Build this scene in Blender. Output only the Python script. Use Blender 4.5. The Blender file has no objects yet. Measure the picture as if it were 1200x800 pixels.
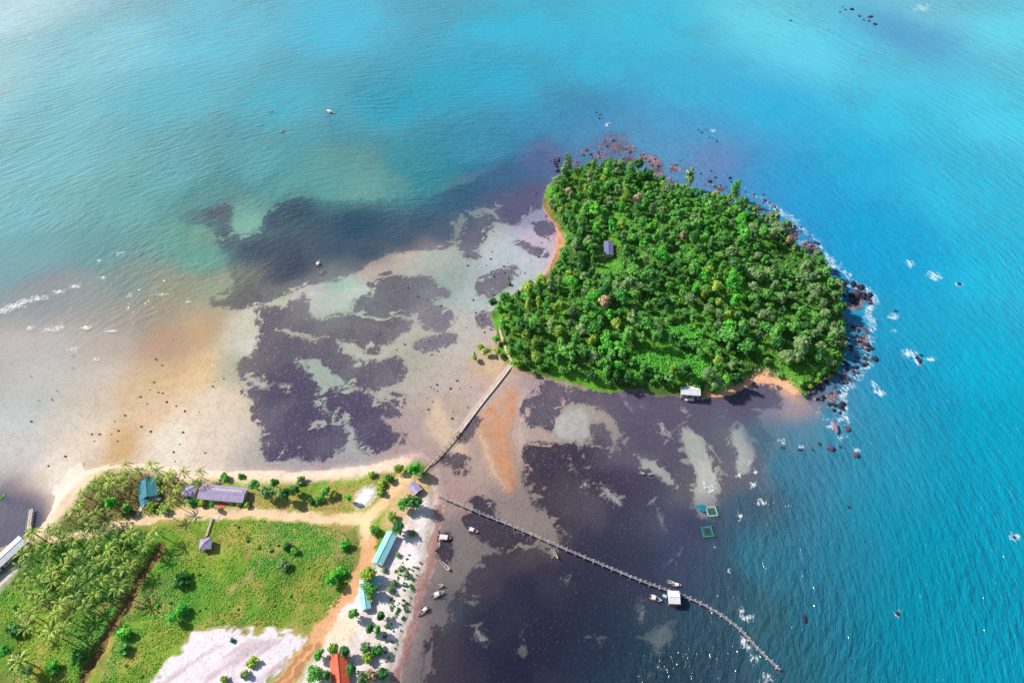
import bpy, bmesh, math, random
import numpy as np
from mathutils import Vector, Matrix

# ------------------------------------------------------------------ camera, sky, sun, exposure
R = math.radians
SC = bpy.context.scene
COL = SC.collection
CAMH, PITCH, FPX = 300.0, R(52.0), 800.0      # drone height in metres, tilt below the horizon, focal length
cam_data = bpy.data.cameras.new('camera')
cam_data.sensor_width = 36.0
cam_data.lens = 24.0
cam_data.clip_start = 1.0
cam_data.clip_end = 20000.0
cam = bpy.data.objects.new('camera', cam_data)
COL.objects.link(cam)
cam.location = (0, 0, CAMH)
cam.rotation_euler = (math.pi / 2 - PITCH, 0, 0)
SC.camera = cam

SUN_EL, SUN_AZ = R(38.0), R(-66.0)            # azimuth clockwise from +Y (north = away from the camera)
world = bpy.data.worlds.new('World')
SC.world = world
world.use_nodes = True
wn = world.node_tree
bgn = wn.nodes['Background']
skyt = wn.nodes.new('ShaderNodeTexSky')
skyt.sky_type = 'NISHITA'
skyt.sun_disc = False
skyt.sun_elevation = SUN_EL
skyt.sun_rotation = SUN_AZ
skyt.air_density = 1.0
skyt.dust_density = 1.5
wn.links.new(skyt.outputs[0], bgn.inputs[0])
bgn.inputs[1].default_value = 0.10
sun_d = bpy.data.lights.new('sun', 'SUN')
sun_d.energy = 5.0
sun_d.angle = R(0.6)
sun_d.color = (1.0, 0.94, 0.85)
sun = bpy.data.objects.new('sun', sun_d)
COL.objects.link(sun)
sdir = Vector((math.sin(SUN_AZ) * math.cos(SUN_EL), math.cos(SUN_AZ) * math.cos(SUN_EL), math.sin(SUN_EL)))
sun.rotation_euler = (-sdir).to_track_quat('-Z', 'Y').to_euler()
sun.location = sdir * 900
SC.view_settings.view_transform = 'Standard'
SC.view_settings.look = 'None'
SC.view_settings.gamma = 1.0
SC.view_settings.exposure = 0.3
SC.view_settings.use_curve_mapping = False
SC.cycles.max_bounces = 6
SC.cycles.diffuse_bounces = 2
SC.cycles.glossy_bounces = 2
SC.cycles.transparent_max_bounces = 8
SC.cycles.caustics_reflective = False
SC.cycles.caustics_refractive = False
SC.cycles.use_adaptive_sampling = True

# ------------------------------------------------------------------ survey: picture point -> point on the level z
CP, SP = math.cos(PITCH), math.sin(PITCH)
def unp(px, py, z=0.0):
    u, v = (px - 600.0) / FPX, (py - 400.0) / FPX
    dx, dy, dz = u, CP - v * SP, -SP - v * CP
    t = (z - CAMH) / dz
    return Vector((dx * t, dy * t, z))
def proj(x, y, z):
    w = Vector((x, y, z - CAMH))
    dep = w.y * CP - w.z * SP
    dn = -w.y * SP - w.z * CP
    return 600 + FPX * w.x / dep, 400 + FPX * dn / dep
def poly(pts, z=0.0, smooth=2):
    a = np.array([[*unp(p[0], p[1], p[2] if len(p) > 2 else z)][:2] for p in pts])
    for _ in range(smooth):
        b = np.roll(a, -1, 0)
        a = np.stack([.75 * a + .25 * b, .25 * a + .75 * b], 1).reshape(-1, 2)
    return a
def line(pts, z=0.0, n=3):
    a = np.array([[*unp(p[0], p[1], z)][:2] for p in pts])
    for _ in range(n):
        q = [a[0]]
        for i in range(len(a) - 1):
            q += [.75 * a[i] + .25 * a[i + 1], .25 * a[i] + .75 * a[i + 1]]
        q.append(a[-1]); a = np.array(q)
    return a
def lin(c):
    c = np.asarray(c, float) / 255.0
    return np.where(c <= 0.04045, c / 12.92, ((c + 0.055) / 1.055) ** 2.4)

def sdf(P, pg, margin=14.0):
    """signed distance (inside positive) of points P to polygon pg, clamped outside the margin"""
    out = np.full(len(P), -margin)
    lo, hi = pg.min(0) - margin, pg.max(0) + margin
    idx = np.nonzero((P[:, 0] > lo[0]) & (P[:, 0] < hi[0]) & (P[:, 1] > lo[1]) & (P[:, 1] < hi[1]))[0]
    if len(idx) == 0: return out
    p = P[idx]; d2 = np.full(len(p), 1e18); ins = np.zeros(len(p), bool)
    for a, b in zip(pg, np.roll(pg, -1, 0)):
        e = b - a; w = p - a
        t = np.clip((w @ e) / max(e @ e, 1e-9), 0, 1)
        q = w - t[:, None] * e
        d2 = np.minimum(d2, (q * q).sum(1))
        if a[1] != b[1]:
            c = (a[1] > p[:, 1]) != (b[1] > p[:, 1])
            ins ^= c & (p[:, 0] < (b[0] - a[0]) * (p[:, 1] - a[1]) / (b[1] - a[1]) + a[0])
    d = np.sqrt(d2)
    out[idx] = np.maximum(np.where(ins, d, -d), -margin)
    return out
def dline(P, ln, margin=30.0):
    """distance to a polyline and the parameter 0..1 along it"""
    out = np.full(len(P), margin); par = np.zeros(len(P))
    lo, hi = ln.min(0) - margin, ln.max(0) + margin
    idx = np.nonzero((P[:, 0] > lo[0]) & (P[:, 0] < hi[0]) & (P[:, 1] > lo[1]) & (P[:, 1] < hi[1]))[0]
    p = P[idx]; d2 = np.full(len(p), 1e18); pr = np.zeros(len(p)); n = len(ln) - 1
    for i in range(n):
        a, b = ln[i], ln[i + 1]; e = b - a; w = p - a
        t = np.clip((w @ e) / max(e @ e, 1e-9), 0, 1)
        q = w - t[:, None] * e; dd = (q * q).sum(1)
        m = dd < d2; d2 = np.where(m, dd, d2); pr = np.where(m, (i + t) / n, pr)
    out[idx] = np.minimum(np.sqrt(d2), margin); par[idx] = pr
    return out, par
def sstep(a, b, x):
    t = np.clip((x - a) / (b - a), 0, 1)
    return t * t * (3 - 2 * t)
def vnoise(P, s, seed=0):
    q = P / s + seed * 17.31; i = np.floor(q).astype(np.int64); f = q - i; f = f * f * (3 - 2 * f)
    def h(a, b):
        n = (a * 374761393 + b * 668265263 + seed * 982451653) & 0xffffffff
        n = ((n ^ (n >> 13)) * 1274126177) & 0xffffffff
        return ((n ^ (n >> 16)) & 0xffff) / 65535.0
    x0, y0 = i[:, 0], i[:, 1]
    a = h(x0, y0) * (1 - f[:, 0]) + h(x0 + 1, y0) * f[:, 0]
    b = h(x0, y0 + 1) * (1 - f[:, 0]) + h(x0 + 1, y0 + 1) * f[:, 0]
    return a * (1 - f[:, 1]) + b * f[:, 1]
def fbm(P, s, seed=0, o=3):
    t = np.zeros(len(P)); a = 0.5; n = 0
    for k in range(o):
        t += a * vnoise(P, s / 2 ** k, seed + k); n += a; a *= .5
    return t / n
def shepard(P, pts, soft=10.0, pw=2.2):
    W = np.zeros(len(P)); V = np.zeros((len(P), len(pts[0][2])))
    for x, y, val in pts:
        c = unp(x, y)
        w = ((P[:, 0] - c.x) ** 2 + (P[:, 1] - c.y) ** 2 + soft ** 2) ** (-pw)
        W += w; V += w[:, None] * np.asarray(val, float)
    return V / W[:, None]

# ------------------------------------------------------------------ materials
def new_mat(name):
    m = bpy.data.materials.new(name); m.use_nodes = True
    nt = m.node_tree; b = nt.nodes['Principled BSDF']
    return m, nt, b
def node(nt, t, **kw):
    n = nt.nodes.new(t)
    for k, v in kw.items(): setattr(n, k, v)
    return n
def mix_rgb(nt, a, b, fac, blend='MIX'):
    n = node(nt, 'ShaderNodeMix', data_type='RGBA', blend_type=blend)
    for sock, v in ((n.inputs[0], fac), (n.inputs[6], a), (n.inputs[7], b)):
        if isinstance(v, bpy.types.NodeSocket): nt.links.new(v, sock)
        elif isinstance(v, (int, float)): sock.default_value = v
        else: sock.default_value = (*v[:3], 1)
    return n.outputs[2]
def math_n(nt, op, a, b=0.0, c=0.0, clamp=False):
    n = node(nt, 'ShaderNodeMath', operation=op, use_clamp=clamp)
    for s, v in zip(n.inputs, (a, b, c)):
        if isinstance(v, bpy.types.NodeSocket): nt.links.new(v, s)
        else: s.default_value = v
    return n.outputs[0]
def noise_n(nt, scale, detail=3.0, rough=0.55, vec=None, dims='3D', dist=0.0):
    n = node(nt, 'ShaderNodeTexNoise', noise_dimensions=dims)
    n.inputs['Scale'].default_value = scale; n.inputs['Detail'].default_value = detail
    n.inputs['Roughness'].default_value = rough; n.inputs['Distortion'].default_value = dist
    if vec is not None: nt.links.new(vec, n.inputs['Vector'])
    return n.outputs[0]
def mapr(nt, v, a, b, c=0.0, d=1.0, smooth=False):
    n = node(nt, 'ShaderNodeMapRange', interpolation_type='SMOOTHSTEP' if smooth else 'LINEAR')
    nt.links.new(v, n.inputs[0])
    for i, x in enumerate((a, b, c, d)): n.inputs[i + 1].default_value = x
    return n.outputs[0]
def plain(name, srgb, rough=0.7, var=0.18, scale=1.2, metal=0.0, second=None, spec=0.3):
    m, nt, b = new_mat(name)
    tc = node(nt, 'ShaderNodeTexCoord')
    n1 = noise_n(nt, scale, 4, .6, tc.outputs['Object'])
    c = lin(srgb)
    c2 = lin(second) if second is not None else c * (1 - 1.6 * var)
    f = mapr(nt, n1, .35, .65)
    nt.links.new(mix_rgb(nt, np.clip(c * (1 + var * .4), 0, .9), c2, f), b.inputs['Base Color'])
    b.inputs['Roughness'].default_value = rough; b.inputs['Metallic'].default_value = metal
    b.inputs['Specular IOR Level'].default_value = spec
    return m
def corrugated(name, srgb, dirx=True, second=None, period=2.2):
    m, nt, b = new_mat(name)
    tc = node(nt, 'ShaderNodeTexCoord')
    w = node(nt, 'ShaderNodeTexWave', wave_type='BANDS', bands_direction='X' if dirx else 'Y')
    w.inputs['Scale'].default_value = period; w.inputs['Distortion'].default_value = .3
    nt.links.new(tc.outputs['Object'], w.inputs['Vector'])
    n1 = noise_n(nt, .5, 5, .65, tc.outputs['Object'])
    c = lin(srgb); c2 = lin(second) if second is not None else c * .62
    col = mix_rgb(nt, c, c2, mapr(nt, n1, .42, .7))
    col = mix_rgb(nt, col, c * .72, math_n(nt, 'MULTIPLY', w.outputs[1], .28))
    n2 = noise_n(nt, 1.3, 5, .75, tc.outputs['Object'])
    col = mix_rgb(nt, col, lin((120, 96, 84)), mapr(nt, n2, .56, .74, 0, .55))
    nt.links.new(col, b.inputs['Base Color'])
    bp = node(nt, 'ShaderNodeBump'); bp.inputs['Strength'].default_value = .6; bp.inputs['Distance'].default_value = .06
    nt.links.new(w.outputs[1], bp.inputs['Height']); nt.links.new(bp.outputs[0], b.inputs['Normal'])
    b.inputs['Roughness'].default_value = .55
    return m
def leaf_mat(name, a, b_, c_, transl=.25):
    """foliage: three natural tones picked per plant and per leaf clump"""
    m, nt, b = new_mat(name)
    oi = node(nt, 'ShaderNodeObjectInfo'); geo = node(nt, 'ShaderNodeNewGeometry'); tc = node(nt, 'ShaderNodeTexCoord')
    r1 = mapr(nt, oi.outputs['Random'], 0, 1, -.25, 1.1)
    n1 = noise_n(nt, .55, 2, .5, tc.outputs['Object'])
    f = math_n(nt, 'ADD', math_n(nt, 'MULTIPLY', r1, .55), math_n(nt, 'MULTIPLY', geo.outputs['Random Per Island'], .45), clamp=True)
    k_ = 1.28
    col = mix_rgb(nt, lin(a) * k_, lin(b_) * k_, f)
    col = mix_rgb(nt, col, np.clip(lin(c_) * k_, 0, .8), math_n(nt, 'MULTIPLY', mapr(nt, n1, .48, .68), mapr(nt, geo.outputs['Random Per Island'], .3, 1.0, 0, .75)))
    nt.links.new(col, b.inputs['Base Color'])
    b.inputs['Roughness'].default_value = .55; b.inputs['Specular IOR Level'].default_value = .25
    tr = node(nt, 'ShaderNodeBsdfTranslucent'); nt.links.new(col, tr.inputs[0])
    mx = node(nt, 'ShaderNodeMixShader'); mx.inputs[0].default_value = transl
    nt.links.new(b.outputs[0], mx.inputs[1]); nt.links.new(tr.outputs[0], mx.inputs[2])
    nt.links.new(mx.outputs[0], nt.nodes['Material Output'].inputs[0])
    return m

M = {}
M['leaf_dark'] = leaf_mat('leaf_dark', (34, 98, 46), (84, 146, 70), (150, 196, 112), .38)
M['leaf_mid'] = leaf_mat('leaf_mid', (62, 138, 58), (122, 188, 88), (184, 218, 132), .38)
M['leaf_yellow'] = leaf_mat('leaf_yellow', (112, 152, 50), (168, 194, 82), (212, 218, 122), .38)
M['leaf_bright'] = leaf_mat('leaf_bright', (56, 156, 58), (112, 200, 72), (172, 222, 100), .38)
M['leaf_grey'] = leaf_mat('leaf_grey', (96, 136, 84), (144, 172, 114), (192, 204, 150), .38)
M['leaf_dry'] = leaf_mat('leaf_dry', (160, 136, 106), (196, 172, 138), (216, 196, 166))
M['palm'] = leaf_mat('palm_leaf', (72, 112, 44), (166, 184, 80), (226, 218, 136), .22)
M['bark'] = plain('bark', (110, 92, 75), .9)
M['palm_bark'] = plain('palm_bark', (150, 135, 115), .9)
M['rock'] = plain('rock', (88, 80, 98), .85, .3, 1.6, second=(50, 46, 64))
M['rock_black'] = plain('rock_black', (52, 48, 66), .8, .35, 1.8, second=(28, 26, 40))
M['rock_pink'] = plain('rock_pink', (142, 130, 146), .9, .3, 1.4, second=(92, 82, 102))
M['white'] = plain('white_paint', (232, 230, 228), .6, .06)
M['offwhite'] = plain('weathered_white', (205, 200, 196), .7, .12)
M['wood'] = plain('weathered_wood', (186, 172, 160), .85, .2, 2.0)
M['wood_dark'] = plain('dark_wood', (86, 70, 66), .85, .25, 2.0)
M['wood_grey'] = plain('grey_wood', (150, 142, 146), .85, .2, 2.0)
M['post'] = plain('pale_post', (232, 228, 226), .8, .15, 2.0)
M['concrete'] = plain('concrete', (212, 196, 184), .9, .12, .6)
M['dark'] = plain('dark_opening', (34, 30, 36), .6)
M['glass'] = plain('window_glass', (60, 78, 92), .15, .05, spec=.6)
M['cream'] = plain('cream_wall', (215, 200, 180), .85)
M['terracotta'] = plain('terracotta_floor', (205, 112, 82), .9)

# ------------------------------------------------------------------ mesh helpers
def mesh_np(name, V, faces, mat=None, smooth=False):
    """V (n,3); faces (m,k) with one k"""
    me = bpy.data.meshes.new(name)
    V = np.asarray(V, np.float32); Fc = np.asarray(faces, np.int32)
    n, k = Fc.shape
    me.vertices.add(len(V)); me.vertices.foreach_set('co', V.ravel())
    me.loops.add(n * k); me.loops.foreach_set('vertex_index', Fc.ravel())
    me.polygons.add(n); me.polygons.foreach_set('loop_start', np.arange(0, n * k, k, dtype=np.int32))
    me.polygons.foreach_set('loop_total', np.full(n, k, np.int32))
    if smooth: me.polygons.foreach_set('use_smooth', np.ones(n, bool))
    me.update(calc_edges=True); me.validate()
    if mat: me.materials.append(mat)
    return me
class MB:
    def __init__(s): s.v, s.f = [], []
    def box(s, x0, x1, y0, y1, z0, z1, mtx=None):
        k = len(s.v)
        c = [(x0, y0, z0), (x1, y0, z0), (x1, y1, z0), (x0, y1, z0), (x0, y0, z1), (x1, y0, z1), (x1, y1, z1), (x0, y1, z1)]
        s.v += [tuple(mtx @ Vector(p)) if mtx else p for p in c]
        s.f += [tuple(k + i for i in q) for q in ((0, 3, 2, 1), (4, 5, 6, 7), (0, 1, 5, 4), (1, 2, 6, 5), (2, 3, 7, 6), (3, 0, 4, 7))]
        return s
    def bar(s, a, b, w, h=None):
        a, b = Vector(a), Vector(b); d = b - a; L = d.length
        q = d.to_track_quat('X', 'Z').to_matrix().to_4x4(); q.translation = a
        h = h or w
        return s.box(0, L, -w / 2, w / 2, -h / 2, h / 2, q)
    def prism(s, pts, dz):
        k = len(s.v); n = len(pts)
        s.v += [tuple(p) for p in pts] + [(p[0], p[1], p[2] + dz) for p in pts]
        s.f += [tuple(range(k + n, k + 2 * n)), tuple(reversed(range(k, k + n)))]
        for i in range(n): j = (i + 1) % n; s.f.append((k + i, k + j, k + n + j, k + n + i))
        return s
    def slab(s, quad, t):
        """thick slab under a planar polygon"""
        q = [Vector(p) for p in quad]; nrm = (q[1] - q[0]).cross(q[2] - q[0]).normalized()
        if nrm.z < 0: nrm = -nrm
        k = len(s.v); n = len(q)
        s.v += [tuple(p) for p in q] + [tuple(p - nrm * t) for p in q]
        s.f += [tuple(range(k, k + n)), tuple(reversed(range(k + n, k + 2 * n)))]
        for i in range(n): j = (i + 1) % n; s.f.append((k + j, k + i, k + n + i, k + n + j))
        return s
    def tube(s, pts, rad, n=6):
        k = len(s.v); m = len(pts)
        for i, p in enumerate(pts):
            p = Vector(p); d = (Vector(pts[min(i + 1, m - 1)]) - Vector(pts[max(i - 1, 0)])).normalized()
            x = d.orthogonal().normalized(); y = d.cross(x)
            r = rad[i] if hasattr(rad, '__len__') else rad
            for a in range(n):
                t = 2 * math.pi * a / n; s.v.append(tuple(p + x * (r * math.cos(t)) + y * (r * math.sin(t))))
        for i in range(m - 1):
            for a in range(n):
                b = (a + 1) % n
                s.f.append((k + i * n + a, k + i * n + b, k + (i + 1) * n + b, k + (i + 1) * n + a))
        s.f.append(tuple(k + (m - 1) * n + a for a in range(n)))
        s.f.append(tuple(k + n - 1 - a for a in range(n)))
        return s
    def mesh(s, name, mat):
        me = bpy.data.meshes.new(name); me.from_pydata(s.v, [], s.f)
        bm = bmesh.new(); bm.from_mesh(me); bmesh.ops.recalc_face_normals(bm, faces=bm.faces); bm.to_mesh(me); bm.free()
        me.materials.append(mat); return me
    def build(s, name, mat, parent=None):
        return link(name, s.mesh(name, mat), parent)
def link(name, data, parent=None):
    o = bpy.data.objects.new(name, data); COL.objects.link(o)
    if parent is not None: o.parent = parent
    return o
def tag(o, label=None, cat=None, group=None, kind=None):
    if label: o['label'] = label
    if cat: o['category'] = cat
    if group: o['group'] = group
    if kind: o['kind'] = kind
    return o
def thing(name, label, cat, loc, rz=0.0, group=None):
    o = link(name, None); o.location = loc; o.rotation_euler = (0, 0, rz)
    return tag(o, label, cat, group)
def copy_tree(o, parent=None):
    c = o.copy(); COL.objects.link(c); c.parent = parent
    for ch in o.children: copy_tree(ch, c)
    return c

# ------------------------------------------------------------------ outlines surveyed on the ground
ISLAND = poly([(603, 428, 1), (588, 405, 1), (584, 385, 1), (577, 362, 1), (600, 347, 1), (622, 337, 1), (641, 326, 1), (653, 303, 1), (661, 281, 1),
               (656, 266, 1), (644, 248, 2), (640, 228, 4), (648, 205, 5), (690, 191, 5), (735, 189, 5), (765, 203, 5), (800, 219, 5), (832, 228, 5),
               (862, 232, 6), (900, 252, 6), (922, 275, 4), (945, 295, 3), (972, 315, 3), (984, 342, 2), (986, 380, 2), (992, 402, 1), (984, 428, 1),
               (962, 447, 1), (940, 460, 1), (912, 445, 1), (886, 440, 1), (866, 452, 1), (846, 461, 1), (822, 462, 1), (799, 459, 1), (770, 457, 1),
               (748, 451, 1), (731, 451, 1), (711, 456, 1), (690, 449, 1), (668, 444, 1), (648, 438, 1), (630, 434, 1)], smooth=1)
LAND = poly([(36, 628), (62, 606), (84, 580), (112, 553), (150, 551), (200, 556), (240, 561), (285, 560), (330, 560), (385, 560), (430, 553), (468, 545),
             (490, 538), (503, 548), (508, 566), (513, 580), (510, 604), (504, 640), (491, 690), (476, 740), (458, 800), (440, 880), (410, 1010),
             (-400, 1010), (-500, 680), (-60, 655), (0, 640)], smooth=1)
CANAL = poly([(-60, 578), (-5, 594), (14, 600), (33, 612), (33, 622), (12, 633), (-20, 640), (-80, 640)], smooth=1)

# ------------------------------------------------------------------ the sheet of ground and sea floor
def axis(lo, hi, step, far, grow=1.22):
    core = list(np.arange(lo, hi + .01, step))
    def tail(start, sgn):
        x, d, out = start, step, []
        while abs(x) < far:
            d *= grow; x += sgn * d; out.append(x)
        return out
    return np.array(list(reversed(tail(core[0], -1))) + core + tail(core[-1], 1))
GX, GY = axis(-262, 262, .95, 9000), axis(48, 500, .95, 9000)
XX, YY = np.meshgrid(GX, GY)
P = np.stack([XX.ravel(), YY.ravel()], 1)
PW = P + np.stack([fbm(P, 9, 3) - .5, fbm(P, 9, 8) - .5], 1) * 4.0 + np.stack([fbm(P, 2.6, 5, 2) - .5, fbm(P, 2.6, 6, 2) - .5], 1) * 2.2

s_isl = sdf(P + np.stack([fbm(P, 8, 21) - .5, fbm(P, 8, 22) - .5], 1) * 3, ISLAND, 90)
s_land = sdf(P + np.stack([fbm(P, 10, 23) - .5, fbm(P, 10, 24) - .5], 1) * 2.5, LAND, 200)
s_canal = sdf(P, CANAL, 20)

# water control points: picture x, y -> (water body sRGB, opacity); top-left points have sun glare painted into the colour
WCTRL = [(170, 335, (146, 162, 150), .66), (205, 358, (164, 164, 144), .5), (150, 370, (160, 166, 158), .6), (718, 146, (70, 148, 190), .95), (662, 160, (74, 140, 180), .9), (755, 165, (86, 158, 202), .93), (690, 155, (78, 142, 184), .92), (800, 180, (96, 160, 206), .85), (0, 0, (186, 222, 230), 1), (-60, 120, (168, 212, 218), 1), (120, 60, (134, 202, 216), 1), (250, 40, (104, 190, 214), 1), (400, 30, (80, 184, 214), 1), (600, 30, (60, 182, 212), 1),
         (760, 30, (64, 186, 214), 1), (900, 25, (105, 208, 226), 1), (950, 60, (100, 204, 228), 1), (1090, 10, (120, 205, 228), .9), (1060, 40, (92, 168, 212), .88), (1010, 70, (90, 200, 226), .95), (1180, 40, (100, 210, 232), 1), (1180, 140, (80, 200, 224), 1),
         (60, 130, (118, 186, 198), 1), (200, 120, (96, 178, 194), 1), (330, 130, (78, 172, 194), 1), (460, 130, (46, 158, 186), 1), (520, 110, (50, 162, 190), 1), (600, 100, (56, 168, 200), 1), (700, 80, (60, 178, 208), 1),
         (800, 110, (62, 176, 212), 1), (900, 130, (56, 172, 214), 1), (1050, 130, (66, 190, 220), 1), (1000, 190, (48, 172, 214), 1), (1130, 230, (58, 188, 220), 1), (930, 210, (44, 160, 210), .97),
         (1000, 270, (36, 158, 204), 1), (1060, 290, (42, 160, 206), 1), (1150, 320, (50, 184, 216), 1), (1030, 330, (36, 156, 202), 1), (1060, 380, (44, 165, 204), 1), (1150, 430, (34, 172, 204), 1), (1060, 470, (26, 152, 190), 1), (1030, 420, (34, 150, 196), .95),
         (1180, 530, (20, 162, 194), 1), (1080, 560, (24, 152, 184), 1), (1000, 500, (30, 150, 184), .95), (1180, 640, (6, 158, 190), 1), (1060, 650, (22, 140, 170), 1), (1180, 770, (4, 152, 184), 1), (1060, 760, (26, 130, 155), 1), (1100, 700, (30, 140, 162), 1),
         (990, 580, (24, 134, 166), 1), (960, 650, (28, 118, 148), .97), (980, 740, (20, 116, 142), 1), (930, 560, (36, 122, 152), .92), (900, 520, (74, 126, 150), .6), (950, 520, (60, 140, 170), .7), (920, 470, (130, 140, 165), .25), (870, 600, (62, 104, 128), .66),
         (900, 660, (60, 124, 146), .85), (880, 720, (64, 104, 118), .75), (920, 780, (56, 104, 118), .85), (850, 680, (58, 92, 112), .62), (830, 760, (52, 88, 106), .66), (760, 780, (40, 76, 96), .55), (800, 620, (66, 80, 116), .45), (800, 660, (62, 84, 112), .5),
         (740, 660, (54, 66, 98), .35), (700, 760, (40, 58, 86), .45), (640, 700, (44, 46, 82), .32), (600, 780, (36, 38, 74), .4), (560, 740, (44, 44, 78), .25), (520, 722, (74, 100, 116), .4), (520, 640, (120, 110, 118), .1), (500, 740, (130, 115, 120), .08),
         (600, 600, (110, 96, 106), .1), (660, 560, (80, 70, 100), .14), (740, 560, (84, 80, 112), .25), (800, 520, (100, 100, 125), .25), (830, 560, (150, 152, 155), .14), (870, 535, (140, 145, 155), .2), (760, 480, (125, 115, 145), .1), (680, 470, (140, 125, 145), .05), (860, 470, (110, 105, 145), .18),
         (900, 440, (140, 125, 150), .05), (620, 490, (180, 150, 150), .02), (560, 560, (150, 130, 130), .04), (500, 520, (170, 150, 145), .08), (560, 440, (190, 170, 165), .02), (430, 500, (85, 72, 108), .1), (340, 500, (85, 72, 112), .12), (350, 440, (95, 82, 112), .1),
         (470, 440, (170, 160, 155), .06), (560, 380, (185, 178, 182), .06), (440, 400, (165, 168, 165), .08), (600, 300, (165, 172, 185), .12), (640, 300, (180, 165, 180), .05), (520, 320, (150, 170, 172), .2), (460, 310, (160, 175, 165), .2), (390, 345, (168, 206, 196), .35), (360, 345, (180, 190, 188), .12),
         (340, 320, (50, 84, 112), .42), (400, 300, (46, 90, 118), .5), (300, 290, (62, 88, 112), .4), (262, 250, (80, 84, 116), .3), (262, 275, (80, 86, 112), .35), (322, 262, (46, 100, 120), .36), (430, 300, (50, 90, 116), .5), (470, 284, (46, 94, 122), .55), (520, 280, (56, 96, 128), .5), (440, 320, (190, 190, 182), .08), (480, 302, (200, 190, 182), .08), (515, 296, (196, 190, 186), .1), (420, 335, (176, 206, 194), .15), (330, 352, (180, 188, 168), .12), (300, 372, (190, 186, 178), .1), (270, 352, (150, 165, 140), .3), (246, 266, (100, 168, 156), .5), (240, 285, (104, 168, 156), .6), (420, 265, (36, 92, 120), .42), (500, 262, (40, 98, 130), .42), (340, 255, (40, 96, 118), .36), (540, 225, (48, 112, 148), .52), (590, 205, (60, 118, 158), .65), (620, 240, (110, 115, 160), .25),
         (288, 256, (112, 186, 172), .45), (292, 266, (124, 188, 174), .42), (250, 232, (84, 160, 162), .66), (430, 221, (96, 168, 166), .62), (380, 218, (84, 166, 168), .66), (330, 222, (84, 166, 168), .7), (470, 218, (80, 160, 166), .66), (500, 212, (56, 146, 160), .75), (500, 195, (44, 142, 160), .9), (560, 180, (40, 142, 172), .95), (620, 150, (52, 148, 184), .95), (640, 180, (84, 120, 170), .6),
         (690, 130, (62, 146, 188), .9), (720, 165, (110, 135, 175), .5), (770, 165, (90, 160, 205), .75), (800, 150, (76, 160, 206), .9), (830, 190, (96, 150, 206), .7), (880, 215, (70, 148, 206), .9), (940, 260, (46, 148, 204), 1), (990, 310, (46, 150, 204), 1),
         (200, 200, (96, 174, 180), 1), (60, 200, (118, 184, 190), 1), (300, 200, (76, 166, 176), 1), (40, 250, (118, 182, 188), .97), (150, 250, (100, 172, 172), .95), (30, 300, (112, 168, 176), .9), (120, 290, (108, 160, 160), .85), (200, 280, (112, 170, 160), .8), (240, 300, (106, 172, 158), .85),
         (60, 345, (140, 160, 166), .7), (150, 330, (124, 158, 156), .7), (210, 330, (150, 160, 140), .55), (260, 345, (150, 170, 145), .4), (40, 400, (186, 190, 186), .5), (120, 400, (182, 180, 172), .45), (200, 390, (178, 160, 138), .4), (240, 380, (194, 170, 136), .3), (60, 450, (184, 190, 184), .36),
         (30, 510, (188, 188, 188), .2), (120, 460, (194, 184, 170), .25), (110, 510, (196, 180, 166), .1), (160, 470, (180, 150, 105), .15), (230, 460, (210, 175, 145), .06), (200, 520, (215, 190, 175), .03), (260, 500, (190, 180, 170), .1), (280, 420, (185, 180, 160), .12), (60, 560, (200, 180, 172), .06), (130, 540, (170, 140, 90), .2),
         (10, 615, (38, 58, 104), .9), (-40, 610, (38, 58, 104), .9), (-60, 450, (150, 170, 178), .6), (-60, 330, (130, 165, 172), .8), (1260, 300, (50, 184, 216), 1), (1260, 600, (10, 158, 190), 1), (600, -60, (70, 186, 214), 1), (1260, -20, (100, 210, 232), 1)]
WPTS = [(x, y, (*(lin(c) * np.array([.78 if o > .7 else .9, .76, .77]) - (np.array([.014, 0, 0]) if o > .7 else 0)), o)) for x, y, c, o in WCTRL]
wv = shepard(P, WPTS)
wopa = np.clip(wv[:, 3], 0, 1)
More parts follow.
